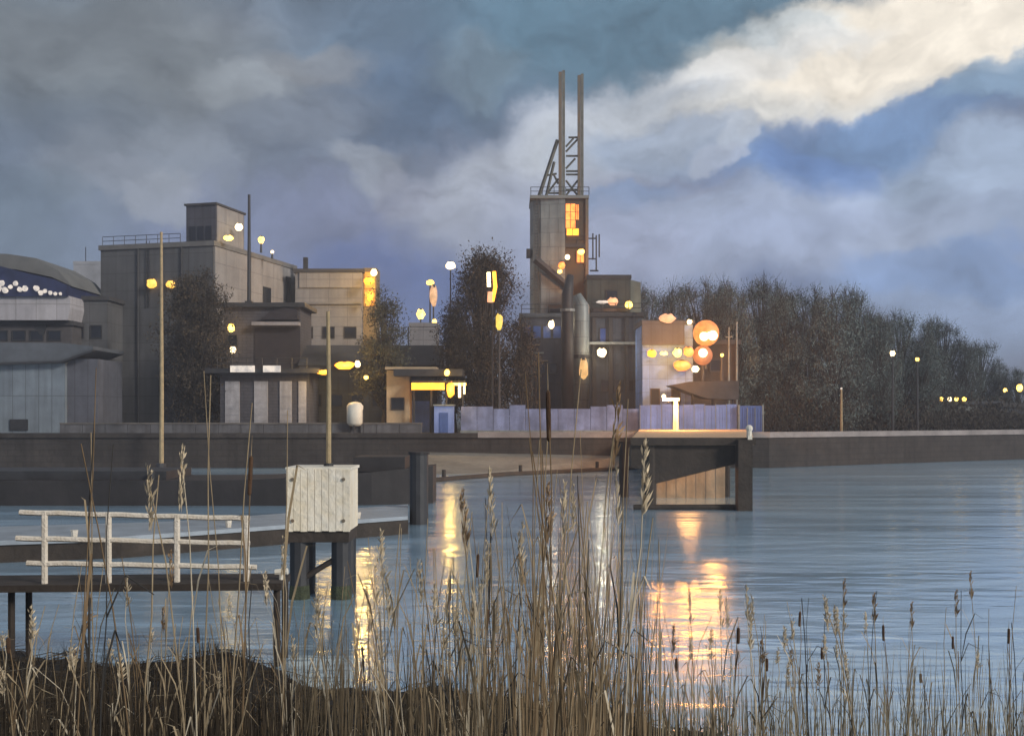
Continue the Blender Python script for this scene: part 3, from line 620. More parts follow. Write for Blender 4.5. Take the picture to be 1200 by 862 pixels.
_t = wall_lamp(404, 428, 118, .62, amber, 'broad amber lamp strip right of the tan pole', sx=2.3, sz=.85); glow(_t, (1, .58, .13), 1100, y=-2.5)
wall_lamp(419, 426, 117.4, .38, warmw, 'white lamp at the right end of the broad amber strip', sz=1.3)
wall_lamp(429, 442, 118, .3, yellow, 'tiny yellow lamp below the broad amber strip')
wall_lamp(524, 436, 115, .36, yellow, 'pale yellow lamp on top of the kiosk canopy', sz=1.3)
_t = wall_lamp(528, 456, 115, .55, amber, 'tall amber lamp hanging between the kiosk canopy posts', sz=2.0); glow(_t, (1, .6, .15), 250, y=-1.2)
post_lamp(528, 311, 165, .95, warmw, 'large white floodlight on a mast left of the tall dark tree', sz=.8, name='light_mast', cat='light mast')
post_lamp(504, 331, 162, .7, yellow, 'yellow twin headed light mast left of the big dark tree', sz=.7, name='light_mast', cat='light mast')
post_lamp(493, 368, 155, .75, yellow, 'low yellow mast lamp above the pale tank house', sz=1.2, name='light_mast', cat='light mast')
post_lamp(509, 377, 150, .4, yellow, 'small pale lamp at the left edge of the big dark tree crown', sz=1.2, name='light_mast', cat='light mast')
post_lamp(508, 347, 158, .75, emit('faint_orange_glow', (1, .55, .28), .75), 'tall faint orange beacon beneath the yellow mast lamp', sz=2.6, name='light_mast', cat='light mast')
# mast with tube lights before the big tree
t = thing('tube_light_mast', (X(577, 116.2), 116.2, G), 'thin mast before the big dark tree with white and yellow tube lights', 'light mast')
MB().tube([(0, .3, 0), (0, .3, pz(316, 116.2))], [.14, .07], 6).build('post', darkm, t)
tt = lambda p: X(p, 116.2) - t.location.x
MB().tube([(tt(573), 0, pz(336, 116.2)), (tt(572.5), 0, pz(319, 116.2))], .2, 6).build('tube_light', warmw, t)
MB().tube([(tt(577), 0, pz(353, 116.2)), (tt(580.5), 0, pz(336, 116.2)), (tt(579), 0, pz(318, 116.2))], .2, 6).build('tube_light', amber, t)
MB().tube([(tt(574.5), 0, pz(354, 116.2)), (tt(575), 0, pz(342, 116.2))], .32, 6).build('tube_light', peach, t)
MB().tube([(tt(570), .15, pz(340, 116.2)), (tt(583), .15, pz(340, 116.2))], .06, 5).build('crossarm', darkm, t)
post_lamp(585, 377, 116, .85 * .55, emit('deep_yellow_glow', (.85, .55, .08), 1.2), 'oval dim yellow lamp low in the big dark tree', sz=2.5)
_t = wall_lamp(646, 380, 136.5, .5, warmw, 'white lamp on the blue glazed storey beneath the silo', sz=1.4); glow(_t, (1, .85, .6), 120, y=-1.2)
wall_lamp(665, 301, 146, .45, warmw, 'small white lamp at the silo front where the dark shaft begins')
_t = wall_lamp(656, 318, 145, .4, yellow, 'yellow lamp inside the peach lit patch low on the silo', sz=.9); glow(_t, (1, .38, .09), 300, y=-1.0)
wall_lamp(658, 311, 146.3, .55, orange, 'orange lamp shining on the silo wall above the conveyor', sz=1.2)
_t = wall_lamp(681, 295, 146, .5, yellow, 'yellow lamp on the silo shaft platform', sx=1.2); glow(_t, (1, .38, .09), 200, y=-1.2)
wall_lamp(737, 357, 141, .62, yellow, 'bright yellow lamp at the right corner of the hopper house')
wall_lamp(706, 354, 141, .5, dimw, 'cream strip lamp on the hopper house balcony', sx=2.2, sz=.6)
_t = wall_lamp(718, 353, 141, .6, peach, 'peach lamp heap on the hopper house balcony', sx=1.6, sz=1.1); glow(_t, (1, .38, .09), 150, y=-1.2)
_t = wall_lamp(705, 413, 132, .72, warmw, 'round white globe on the dark control block wall'); glow(_t, (1, .85, .6), 280, y=-2.2)
wall_lamp(684, 432, 131, .7, emit('dull_orange_glow', (.9, .5, .18), .9), 'tall dull orange lit panel at the foot of the duct column', sz=2.3)
wall_lamp(782, 373, 121.5, .75, peach, 'peach lamp on top of the pale office roof', sx=1.5, sz=.9)
wall_lamp(808, 377, 121.4, .36, warmw, 'small white lamp at the right corner of the office roof')
og = 'orange lamps along the pale office wall'
_t = wall_lamp(764, 414, 120.8, .55, amber, 'leftmost orange lamp of the row on the pale office wall', og, sx=1.2); glow(_t, (1, .36, .055), 800, y=-4.5)
wall_lamp(778, 414, 120.8, .4, yellow, 'small yellow lamp second in the row on the pale office wall', og, sx=1.3, sz=.7)
_t = wall_lamp(794, 413, 120.8, .65, yellow, 'brightest yellow lamp of the row on the pale office wall', og); glow(_t, (1, .36, .055), 750, y=-4.5)
_t = wall_lamp(799, 428, 120.8, .95, orange, 'wide orange glow lamp beneath the yellow one on the office wall', og, sx=1.3, sz=.8); glow(_t, (1, .36, .055), 640, y=-4.5)
_t = wall_lamp(807, 412, 120.7, .7, orange, 'orange lamp at the right end of the office wall row', og); glow(_t, (1, .36, .055), 640, y=-4.5)
gt = thing('globe_lamp', (X(828, 121), 121, Z(390, 121)), 'largest orange globe with white bulbs above the dark boiler house', 'globe lamp')
MB().ball((0, .3, 0), 1.45, 16, 10).build('globe', emit('globe_orange', (1, .30, .06), .95, (.8, .18, .03)), gt, True)
for a, b, r in ((-.45, -.45, .5), (.5, -.35, .55), (.1, -.3, .4)): MB().ball((a, -.95, b), r, 10, 6).build('bulb', warmw, gt)
MB().tube([(0, .3, -1.4), (0, .3, Z(400, 121) - Z(390, 121) - 3)], .15).build('stem', darkm, gt)
glow(gt, (1, .38, .07), 950, y=-5, r=.7)
gt = thing('globe_lamp', (X(824, 121), 121, Z(416, 121)), 'smaller red orange globe with white bulb below the largest globe', 'globe lamp')
MB().ball((0, .3, 0), 1.1, 16, 10).build('globe', emit('globe_red', (.8, .2, .06), .6), gt, True); MB().ball((-.15, -.75, .2), .5, 10, 6).build('bulb', warmw, gt)
MB().tube([(0, .3, -1.05), (0, .3, -3)], .15).build('stem', darkm, gt)
_t = wall_lamp(815, 432, 119, .48, warmw, 'white lamp just left of the canopy tip under the red globe'); glow(_t, (1, .85, .6), 180, y=-1.2)
post_lamp(846, 416, 119, .24, yellow, 'little yellow lamp on a thin post beside the red globe', base=Z(446, 119))
t = thing('antenna_mast', (X(862, 118), 121.6, G), 'slender grey mast right of the dark canopy', 'mast')
MB().tube([(0, 0, 0), (0, 0, pz(380, 118))], [.16, .07], 6).build('pole', steelp, t); MB().tube([(-.4, 0, pz(392, 118)), (.4, 0, pz(392, 118))], .05, 5).build('crossbar', steelp, t)
t = thing('tee_post', (X(792, 100), 100, 3.9), 'cream tee headed post on the quay behind the lit jetty', 'post')
MB().tube([(0, 0, 0), (0, 0, 2.7)], [.24, .17], 8).build('post', mat('cream_post', (.66, .62, .46), .7, .2, 2, .1), t); MB().box((-1.2, -.12, 2.7), (.3, .12, 2.95)).build('crossarm', MATS['cream_post'], t); MB().ball((-1.1, 0, 3.1), .2, 8, 5).build('lamp', warmw, t)
for lx_, ly_ in ((-1.1, -.4), (.9, -.9)):  # added orange lights near the post head, brightening the jetty deck
    pl_ = bpy.data.lights.new('added_light', 'POINT'); pl_.energy = 1500; pl_.color = (1, .45, .14); pl_.shadow_soft_size = .2
    po_ = bpy.data.objects.new('added_light', pl_); col.objects.link(po_); po_.parent = t; po_.location = (lx_, ly_, 2.6)
post_lamp(1046, 414, 128, .38, warmw, 'white lamp in the dark right trees, left of two', sz=1.1)
post_lamp(1075, 421, 130, .28, yellow, 'faint yellow lamp in the dark right trees, right of two')
wall_lamp(1195, 454, 144, .5, yellow, 'larger warm lamp at the right picture edge above the hut', sz=1.3, cat='lamp', arm=2.2)
wall_lamp(1178, 457, 144, .34, yellow, 'smaller warm lamp left on the edge hut roof', arm=2.2)
t = post_lamp(986, 455, 124, .16, dimw, 'pale slender post at the foot of the right hand trees', name='quay_post', cat='post')
for ch in t.children:
    if ch.name.startswith('post'): ch.data.materials[0] = polem

# ------------------------------------------------------------------ trees
leafm = mat('dusk_foliage', (.09, .09, .065), .9, .35, .25, 0, island=True, spec=.1)
leafb = mat('brown_foliage', (.07, .056, .04), .9, .35, .3, 0, island=True, spec=.1)
leafg = mat('far_foliage', (.15, .185, .175), .9, .3, .12, 0, island=True, spec=.1)
barkm = mat('bark', (.05, .042, .035), .9, .3, 2, .3)
def tree_mesh(h, wd, seed, n_clump=46, per=75, leaf=.30, low=.18, up=1.0):
    r = random.Random(seed); cr = MB(); tr = MB()
    tp = [(0, 0, -.1)]; x = y = 0
    for k in range(1, 7): x += r.uniform(-.02, .02) * h; y += r.uniform(-.02, .02) * h; tp.append((x, y, h * .82 * k / 6))
    tr.tube(tp, [h * .024 * (1 - .14 * k) for k in range(7)], 7)
    for c in range(n_clump):
        zf = r.uniform(low, 1.0); env = (math.sin(math.pi * min(1, (zf - low * .7) / (1.05 - low * .7)) ** .8)) ** .6
        an = r.uniform(0, 6.283); rad = wd / 2 * env * math.sqrt(r.uniform(.05, 1)) * r.uniform(.75, 1.12)
        cx, cy, cz = rad * math.cos(an), rad * math.sin(an), zf * h * r.uniform(.93, 1.02)
        k = min(5, max(1, int(zf * 5.2) - 1)); b = Vector(tp[k]); mid = (b + Vector((cx, cy, cz))) / 2 + Vector((0, 0, .03 * h))
        tr.tube([b, mid, (cx, cy, cz)], [h * .008, h * .005, h * .002], 4, False)
        sz = h * r.uniform(.035, .07)
        for j in range(r.randint(7, 12)):       # fine twigs sticking up and out
            q = Vector((cx, cy, cz)) + Vector((r.gauss(0, sz * .6), r.gauss(0, sz * .6), r.uniform(.2, 1.6) * sz * up)); tr.tube([(cx, cy, cz), q], [.03, .012], 3, False)
        for j in range(per):
            p = Vector((cx, cy, cz)) + Vector((r.gauss(0, 1), r.gauss(0, 1), r.gauss(0, .9))).normalized() * sz * 1.9 * r.random() ** .6
            a = Vector((r.gauss(0, .6), r.gauss(0, .6), r.gauss(.5 * up, .7))).normalized(); b2 = a.cross(Vector((r.gauss(0, 1), r.gauss(0, 1), r.gauss(0, 1)))).normalized()
            l_ = leaf * r.uniform(.5, 1.4); w_ = l_ * r.uniform(.12, .3); i = len(cr.v)
            cr.v += [tuple(p), tuple(p + a * l_ * .5 + b2 * w_), tuple(p + a * l_), tuple(p + a * l_ * .5 - b2 * w_)]; cr.f.append((i, i + 1, i + 2, i + 3))
    cr.raw = True; return cr, tr
def tree(px, d, pyt, wpx, seed, m, label, group=None, name='tree', **kw):
    h = Z(pyt, d) - G; wd = wpx / F * d
    t = thing(name, (X(px, d), d, G), label, 'tree', group); cr, tr = tree_mesh(h, wd, seed, **kw)
    cr.build('crown', m, t); tr.build('trunk', barkm, t); return t
tree(230, 122, 322, 84, 1, leafb, 'big dark brown tree in front of the grey factory block', n_clump=130, per=170, low=.14, leaf=.3)
tree(448, 121, 346, 56, 2, leafm, 'slim dark tree between pale storage block and tank house', n_clump=70, per=150, low=.26, leaf=.28)
tree(568, 123, 300, 92, 3, leafb, 'tallest broad dark tree just left of the silo tower', n_clump=170, per=190, low=.08, leaf=.3)
tree(533, 124, 352, 46, 4, leafb, 'lower brown tree leaning against the tallest tree', n_clump=60, per=150, low=.15, leaf=.28)
tree(608, 122.5, 372, 40, 5, leafb, 'small bushy tree at the right foot of the tallest tree', n_clump=50, per=150, low=.08, leaf=.28)
# the wood on the right: three kinds copied
protos = []
for k, (h, wd) in enumerate(((18, 11), (16, 9), (17, 12), (14, 9))):
    cr, tr = tree_mesh(h, wd, 20 + k, n_clump=130, per=180, leaf=.21, low=.03, up=1.4); protos.append((cr.mesh('crown', leafg), tr.mesh('trunk', barkm), h))
rowspec = [(762, 170, 345), (790, 150, 338), (822, 135, 318), (858, 130, 326), (888, 138, 326), (918, 131, 328), (948, 137, 322), (978, 129, 338), (1003, 139, 334), (1030, 131, 352), (1055, 140, 352), (1080, 139, 372), (1105, 158, 366), (1130, 156, 386), (1150, 160, 384), (1172, 158, 398), (1195, 156, 404), (1218, 158, 412), (905, 160, 330), (1015, 165, 345), (1088, 168, 362), (850, 160, 318)]
tlab = ['leftmost grey green tree of the wood, half hidden behind the gallery roof', 'tree rising behind the pale office left of the globes', 'tall tree directly above the orange globes', 'tree behind the slender grey mast', 'full tree left of the blue container top in the right hand wood', 'bushy tree above the blue container', 'upright tree right of the bushy one over the container', 'tree above the pale slender quay post', 'leafy tree right of the pale quay post', 'rounded tree holding the white lamp', 'tree between the two lamps in the wood', 'tree just right of the faint yellow lamp', 'tree behind the left end of the shore cabin', 'low tree over the middle of the shore cabin', 'tree behind the right end of the shore cabin', 'small tree between shore cabin and edge hut', 'low tree above the edge hut', 'last tree cut by the right picture edge', 'back row tree behind the bushy one over the container', 'back row tree seen between the pale post and the white lamp', 'back row tree behind the two lamps', 'back row tree behind the grey mast']
rnd = random.Random(3)
for k, (px, d, pyt) in enumerate(rowspec):
    cm, tm, h0 = protos[k % 4]; H = Z(pyt + (0 if px < 810 else 16) + max(0, px - 1000) * .06, d) - G; s = H / h0
    t = thing('tree', (X(px, d), d, G), tlab[k], 'tree', 'trees of the dark wood on the right shore', rz=rnd.uniform(0, 6.28)); s *= rnd.uniform(.95, 1.05); t.scale = (s * rnd.uniform(.75, 1.05), s * rnd.uniform(.75, 1.05), s)
    for nm, me in (('crown', cm), ('trunk', tm)):
        o = bpy.data.objects.new(nm, me); col.objects.link(o); o.parent = t
# undergrowth along the shore under the wood
ug = MB(); ug.raw = True; rnd = random.Random(6)
for k in range(26000):
    px = rnd.uniform(893, 1260); d = rnd.uniform(124, 150) + max(0, (px - 950) * .05); x = X(px, d)
    zz = G + abs(rnd.gauss(0, 1.5)) + 1.0 * math.sin(x * .9) ** 2 * rnd.random(); p = Vector((x, d, zz)); a = Vector((rnd.gauss(0, .5), rnd.gauss(0, .5), 1)).normalized(); b = a.cross(Vector((rnd.gauss(0, 1), 1, .1))).normalized(); l_ = rnd.uniform(.2, .55); i = len(ug.v)
    ug.v += [tuple(p), tuple(p + a * l_ * .5 + b * l_ * .25), tuple(p + a * l_), tuple(p + a * l_ * .5 - b * l_ * .25)]; ug.f.append((i, i + 1, i + 2, i + 3))
tag(ug.build('undergrowth', mat('undergrowth_leaf', (.055, .047, .036), .9, .35, .3, 0, island=True, spec=.1)), 'tangled dark undergrowth at the foot of the right hand wood', 'undergrowth', kind='stuff')

# ------------------------------------------------------------------ jetty
J = thing('concrete_jetty', (0, 0, 0), 'dark jetty with orange lit deck standing on piles before the quay', 'jetty')
DZ = 3.85
f0, f1 = X(740, 60), X(884, 60); b0, b1 = X(752, 109), X(884, 109)
dk = MB(); dk.prism([(f0, 60), (f1, 60), (b1, 110.6), (b0, 110.6)], 'z', DZ - .3, DZ); dk.build('deck', wood_lit, J)
pl = MB(); n_ = 60
for k in range(n_):
    a = k / n_; y0 = 60 + 50.6 * a; x0 = f0 + (b0 - f0) * a; x1 = f1 + (b1 - f1) * a
    pl.box((x0 + .05, y0 + .02, DZ + .002), (x1 - .05, y0 + 50.6 / n_ - .05, DZ + .05))
pl.build('deck_boards', wood_lit, J)
MB().box((f0 - .05, 59.85, DZ - .28), (f1 + .05, 59.998, DZ + .10)).build('edge_beam', brown, J)
gd = MB(); gd.prism([(f0, DZ - .303), (f1 - .5, DZ - .303), (f1 - .5, Z(541, 60)), (f0 + 1.3, Z(567, 60)), (f0 + 1.3, Z(552, 60)), (f0, Z(548, 60))], 'y', 60.2, 61.0); gd.build('girder', brown, J)
def pile(px, d, r, top, nm='pile', m=darkm):
    return MB().tube([(X(px, d), d, -2.5), (X(px, d), d, top)], r, 10).build(nm, m, J)
pile(762, 60.4, .32, DZ - .31, m=brown); MB().box((X(864, 59.6), 59.3, -2.5), (X(880.5, 59.6), 60.15, DZ + .0)).build('corner_pile', brown, J)
pile(851, 70, .25, DZ - .31, m=brown); pile(731, 70, .3, DZ - .31, m=brown); pile(757, 80, .3, DZ - .31, m=brown); pile(868, 80, .3, DZ - .31, m=brown); pile(757, 97, .3, DZ - .31, m=brown); pile(873, 97, .3, DZ - .31, m=brown)
MB().box((X(731, 70) - .2, 69.8, DZ - .8), (X(868, 70), 70.2, DZ - .31)).build('cross_beam', brown, J)
MB().tube([(X(742, 60.4), 60.2, .12), (X(864, 60.4), 60.2, .14)], .16, 8).build('waterline_shadow_log', brown, J)  # dark log put in for the shadow along the waterline
t = thing('white_marker_post', (X(878, 59.7), 59.7, DZ + .1), 'short white post at the right front corner of the jetty', 'post')
MB().tube([(0, 0, -.002), (0, 0, .42)], .14, 8).build('post', white, t); MB().ball((0, 0, .5), .2, 10, 6).build('post_head', white, t)
MB().box((-.13, -.3, -.85), (.1, -.2, .1)).build('face_plate', white, t)
bpn = MB()
for k in range(7): bpn.box((X(769 + k * 11.6, 69) + .02, 69, -.6), (X(769 + (k + 1) * 11.6, 69) - .02, 69.1, DZ - .82))
bpn.build('reflection_patch_boards', mat('reflection_patch_board', (.36, .30, .21), .8, .4, 1.4, .3, streak=.6, c2=(.2, .19, .15)), J)  # added pale boards standing in for orange reflections between the legs
ul = MB().ball((X(800, 66), 66, DZ - .6), .12, 8, 5).build('lamp', amber, J); ul['label'] = 'small added amber lamp lighting the boards under the deck'  # added lamp with a point light, making the orange patch below deck
pl_ = bpy.data.lights.new('added_light', 'POINT'); pl_.energy = 230; pl_.color = (1, .42, .12); pl_.shadow_soft_size = .7
po_ = bpy.data.objects.new('added_light', pl_); col.objects.link(po_); po_.parent = J; po_.location = (X(806, 66), 66, DZ - .95)
# floating boom left of the jetty
t = thing('timber_boom', (0, 0, 0), 'long thin dark timber boom floating below the slipway', 'boom')
MB().tube([(X(503, 86), 86, .1), (X(590, 95), 95, .12), (X(742, 108), 107.5, .1)], .24, 8).build('log', brown, t)
for p, d in ((520, 87.6), (610, 96.4), (700, 104)): MB().tube([(X(p, d), d + .2, -1), (X(p, d), d + .2, .9)], .16, 8).build('mooring_stake', brown, t)

# ------------------------------------------------------------------ barge, pontoon, pile
BG = thing('moored_barge', (0, 0, 0), 'long black steel barge moored across the left water behind the white cap', 'barge')
bx0, bx1 = -46, X(505, 63)
hb = MB(); rings = []
for k in range(13):
    a = k / 12; x = bx0 + (bx1 - bx0) * a; top = 1.45 + .75 * max(0, (a - .7) / .3) ** 1.6; hw_ = 3.1 * (1 - max(0, (a - .82) / .18) ** 2 * .55); i = len(hb.v); rings.append(i)
    hb.v += [(x, 66 - hw_, -.4), (x, 66 - hw_ - .1, top), (x, 66 + hw_ + .1, top), (x, 66 + hw_, -.4)]
for a, b in zip(rings, rings[1:]):
    for j in range(4): hb.f.append((a + j, b + j, b + (j + 1) % 4, a + (j + 1) % 4))
hb.f += [tuple(rings[0] + j for j in range(4)), tuple(rings[-1] + j for j in range(4))]
hullm = mat('barge_hull', (.028, .024, .024), .75, .4, .5, .2, streak=.3)
hb.build('hull', hullm, BG)
MB().box((bx0, 63.5, 1.46), (bx0 + 26, 68.5, 1.95)).build('hatch_coaming', darkm, BG)
MB().box((bx1 - 4.6, 64.0, 1.9), (bx1 - 1.6, 67.6, 2.75)).build('deckhouse', hullm, BG)
for x in (bx1 - 8, bx1 - 16): MB().tube([(x, 63.1, 1.46), (x, 63.1, 1.95)], .14, 8).build('bollard', darkm, BG)
PT = thing('floating_pontoon', (0, 0, 0), 'pale decked floating pontoon in the dark water left of the steel pile', 'pontoon')
pp = [(X(478, 47.5), 47.5), (X(478, 54), 54), (-14, 45), (-34, 38), (-34, 32.5), (-14, 39.2)]
MB().prism(pp, 'z', .62, .78).build('deck', pont, PT)
MB().prism([(x * .999, y + (.12 if k in (0, 4, 5) else -.12)) for k, (x, y) in enumerate(pp)], 'z', -.3, .617).build('float', brown, PT)
for x, y in ((-6.5, 46.3), (-11, 42.6), (-15.5, 38.9)): MB().tube([(x, y, .78), (x, y, 1.05)], [.1, .14], 8).build('cleat', railp, PT)
t = thing('steel_pile', (X(491, 52), 52, -2.5), 'thick black steel pile at the right end of the pontoon', 'pile')
MB().tube([(0, 0, 0), (0, 0, 2.5 + Z(532, 52))], .44, 14).build('shaft', darkm, t, False); MB().tube([(0, 0, 2.5 + Z(532, 52)), (0, 0, 2.5 + Z(529, 52))], .5, 14).build('cap', hullm, t)

# ------------------------------------------------------------------ white mooring dolphin with pole
dd = 31
MD = thing('mooring_dolphin', (X(379, dd), dd, 0), 'white painted square cap on dark piles standing in the water', 'mooring dolphin')
zz0, zz1 = Z(619, dd), Z(547, dd); hw_ = (X(415, dd) - X(342, dd)) / 2
cap = MB(); n_ = 9
for k in range(n_):                          # vertical white boards
    a = -hw_ + 2 * hw_ * k / n_; cap.box((a + .006, -.86, zz0 + .02 * (k % 2)), (a + 2 * hw_ / n_ - .006, -.80, zz1 - .015 * ((k * 7) % 3)))
cap.box((-hw_ + .02, -.8, zz0 + .02), (hw_ - .02, .8, zz1 - .05)); cap.build('cap', mat('weathered_white_boards', (.88, .82, .70), .7, .2, 1.6, .5, streak=.22, c2=(.80, .68, .48)), MD)
MB().box((-hw_ - .02, -.84, zz1 - .045), (hw_ + .02, .84, zz1 + .03)).build('top_board', white, MD)
MB().box((-hw_ + .05, -.78, zz0 - .3), (hw_ - .05, .78, zz0 + .018)).build('beam', brown, MD)
for s in (-1, 1):
    for y_ in (-.5, .5): MB().tube([(s * (hw_ - .3), y_, -2.4), (s * (hw_ - .3), y_, zz0 - .3)], .27, 10).build('pile', darkm, MD)
MB().tube([(-hw_ + .3, -.55, .5), (hw_ - .3, -.55, 1.2)], .08, 6).build('brace', brown, MD)
for s_ in (-1, 1):
    for z_ in (zz0 + .3, zz1 - .3): MB().tube([(s_ * (hw_ - .18), -.9, z_), (s_ * (hw_ - .18), -.85, z_)], .05, 8).build('bolt', rust, MD)
weed = mat('waterline_weed', (.05, .06, .03), .8, .5, 6, .6)
for s_ in (-1, 1): MB().tube([(s_ * (hw_ - .3), -.5, -.3), (s_ * (hw_ - .3), -.5, .05), (s_ * (hw_ - .3), -.5, .38)], [.29, .295, .275], 10).build('weed_band', weed, MD)
t = thing('tan_marker_pole', (X(385, dd), dd, zz1 + .03), 'thin tan pole standing on the white mooring cap', 'pole')
MB().tube([(0, 0, 0), (.01, 0, 2.2), (-.015, 0, Z(366, dd) - zz1)], [.075, .065, .05], 8).build('pole', polem, t); MB().tube([(0, 0, 0), (0, 0, .08)], .14, 10).build('collar', darkm, t)
t = thing('tall_lamp_pole', (X(189, 108), 108, -2.5), 'tallest pale tan pole in front of the left tree', 'pole')
MB().tube([(0, 0, 0), (.05, 0, 10), (0, 0, 2.5 + Z(272, 108))], [.24, .2, .13], 8).build('pole', polem, t); MB().tube([(0, 0, 2.6), (0, 0, 3.1)], .5, 8).build('base_collar', darkm, t)

# ------------------------------------------------------------------ walkway and railing
WK = thing('timber_walkway', (0, 0, 0), 'narrow timber walkway on posts crossing the left shallows', 'walkway')
d0 = 22.0; wz = Z(683, d0)
MB().prism([(-30, 20.6), (X(330, 22), 22.0), (X(338, 23.2), 23.4), (-30, 22.2)], 'z', wz - .14, wz).build('deck', brown, WK)
for p in (8, 322):
    for dy in (.2, 1.0):
        x = X(p, d0); MB().tube([(x, d0 + dy, -1.5), (x, d0 + dy, wz - .14)], .07, 7).build('post', brown, WK)
RL = thing('white_railing', (0, 0, 0), 'white three bar railing with four posts along the walkway', 'railing')
def lr_(px, py): return (X(px, d0 + .1), d0 + .12 + (px - 170) * .0015, Z(py, d0 + .1))
for (a, b) in (((28, 599), (290, 608.5)), ((24, 629), (290, 638)), ((36, 658), (298, 666))):
    n_ = 12; pts = [lr_(a[0] + (b[0] - a[0]) * k / n_, a[1] + (b[1] - a[1]) * k / n_ + .5 * math.sin(k * 2.1)) for k in range(n_ + 1)]
    MB().tube(pts, .055, 6).build('rail', railp, RL)
for p, t0 in ((56, 600), (128, 602), (206, 605), (286, 607)):
    a = lr_(p, t0); b = (a[0], a[1], wz); MB().tube([b, (a[0], a[1], a[2] + .04)], .065, 6).build('post', railp, RL); 
t = thing('mooring_cleat', (X(331, 22.6), 22.5, wz), 'small white knob at the right tip of the walkway', 'cleat')
MB().tube([(0, 0, 0), (0, 0, .12)], .05, 8).build('stem', white, t); MB().tube([(-.13, 0, .15), (.13, 0, .17)], [.06, .07], 8).build('head', white, t)

# ------------------------------------------------------------------ reeds
tanr = mat('reed_tan', (.44, .35, .215), .85, .35, 6, 0, c2=(.24, .18, .11)); paler = mat('reed_pale', (.60, .52, .38), .85, .25, 6, 0)
brownr = mat('reed_brown', (.26, .175, .09), .85, .35, 6, 0, c2=(.13, .09, .05)); darkr = mat('reed_dark', (.045, .042, .038), .85, .35, 6, 0)
headr = mat('bulrush_head', (.10, .055, .03), .95, .3, 12, .3); plumem = mat('reed_plume', (.62, .52, .36), .9, .3, 9, 0, island=True)
plumeb = mat('reed_plume_brown', (.30, .20, .11), .9, .3, 9, 0, island=True)
def stalk(r, h, lean):
    ang = r.uniform(0, 6.28); pts = []
    for k in range(6):
        f = k / 5; o = lean * f * f * h; pts.append((math.cos(ang) * o + r.uniform(-.006, .006) * k, math.sin(ang) * o, h * f))
    return pts
def reed_proto(kind, seed):
    r = random.Random(seed); h = 2.0; parts = []
    smat = {'plumed': tanr, 'bare': r.choice((tanr, brownr)), 'bulrush': brownr, 'leafy': tanr, 'dark': darkr, 'pale': paler}[kind]
    pts = stalk(r, h, r.uniform(.02, .12)); rad = r.uniform(.0055, .0085) * (1.2 if kind in ('bulrush',) else 1)
    parts.append(('stem', MB().tube(pts, [rad * (1 - .1 * k) for k in range(6)], 5), smat))
    for k in range({'plumed': 3, 'bare': 1, 'bulrush': 3, 'leafy': 6, 'dark': 2, 'pale': 3}[kind]):
        z0 = r.uniform(.1, .8) * h; i0 = min(4, int(z0 / h * 5)); b = Vector(pts[i0]); an = r.uniform(0, 6.28); ln = r.uniform(.3, .75); dr_ = Vector((math.cos(an), math.sin(an), 0)); side = (-math.sin(an), math.cos(an), 0)
        q = [b, b + dr_ * ln * .12 + Vector((0, 0, ln * .45)), b + dr_ * ln * .35 + Vector((0, 0, ln * .8)), b + dr_ * ln * .62 + Vector((0, 0, ln * .85 - r.uniform(0, .15)))]
        lf = MB(); lf.raw = True; lf.blade(q, [.004, .009, .007, .001], side); parts.append(('leaf', lf, smat))
    top = Vector(pts[-1])
    if kind in ('plumed', 'pale'):
        pm = MB(); pm.raw = True
        for k in range(60):
            f = r.random(); p = top + Vector((r.gauss(0, .008), r.gauss(0, .008), -.28 + .34 * f)); a = Vector((r.gauss(.25, .3), r.gauss(0, .3), .9)).normalized(); b = a.cross(Vector((r.gauss(0, 1), r.gauss(0, 1), 0))).normalized(); l_ = r.uniform(.04, .11) * (1.15 - f * .7); i = len(pm.v)
            pm.v += [tuple(p), tuple(p + a * l_ * .6 + b * .007), tuple(p + a * l_), tuple(p + a * l_ * .6 - b * .007)]; pm.f.append((i, i + 1, i + 2, i + 3))
        parts.append(('plume', pm, plumem if kind == 'pale' or seed % 2 else plumeb))
    if kind == 'bulrush':
        parts.append(('seed_head', MB().tube([top + Vector((0, 0, z)) for z in (-.2, -.19, -.1, 0, .01)], [.007, .017, .019, .017, .006], 8), headr))
        parts.append(('spike', MB().tube([top + Vector((0, 0, .01)), top + Vector((0, 0, .12))], [.004, .0015], 4), tanr))
    if kind == 'dark' and seed % 2:
        i0 = Vector(pts[3]); parts.append(('broken_tip', MB().tube([i0, i0 + Vector((.12, .02, .2)), i0 + Vector((.32, .05, .12))], [.006, .005, .003], 5), darkr))
    return [(nm, m.mesh(nm, mt), ) for nm, m, mt in parts]
KN = {'plumed': 'plumed_reed', 'bare': 'bare_reed', 'bulrush': 'bulrush', 'leafy': 'leafy_reed', 'dark': 'dead_reed', 'pale': 'pale_reed'}
KL = {'plumed': 'tan reed with feathery plume', 'bare': 'bare brown reed stalk', 'bulrush': 'bulrush with thick brown seed head', 'leafy': 'leafy tan reed with drooping blades', 'dark': 'blackened dead reed stalk', 'pale': 'bleached cream reed with bright plume'}
ZN = [(55, 'left of the railing'), (128, 'before the first railing bay'), (206, 'before the middle railing bay'), (290, 'before the last railing bay'), (342, 'at the walkway tip'), (416, 'before the white cap'), (470, 'beside the white cap'), (520, 'below the steel pile'), (565, 'below the kiosk'), (612, 'below the big dark tree'), (655, 'below the silo'), (692, 'below the silo shaft'), (745, 'left of the jetty'), (800, 'under the jetty pile'), (885, 'under the jetty corner'), (960, 'under the blue container'), (1040, 'below the quay post'), (1110, 'below the two wood lamps'), (1400, 'at the right edge')]
def region(px):
    for a, n in ZN:
        if px < a: return n
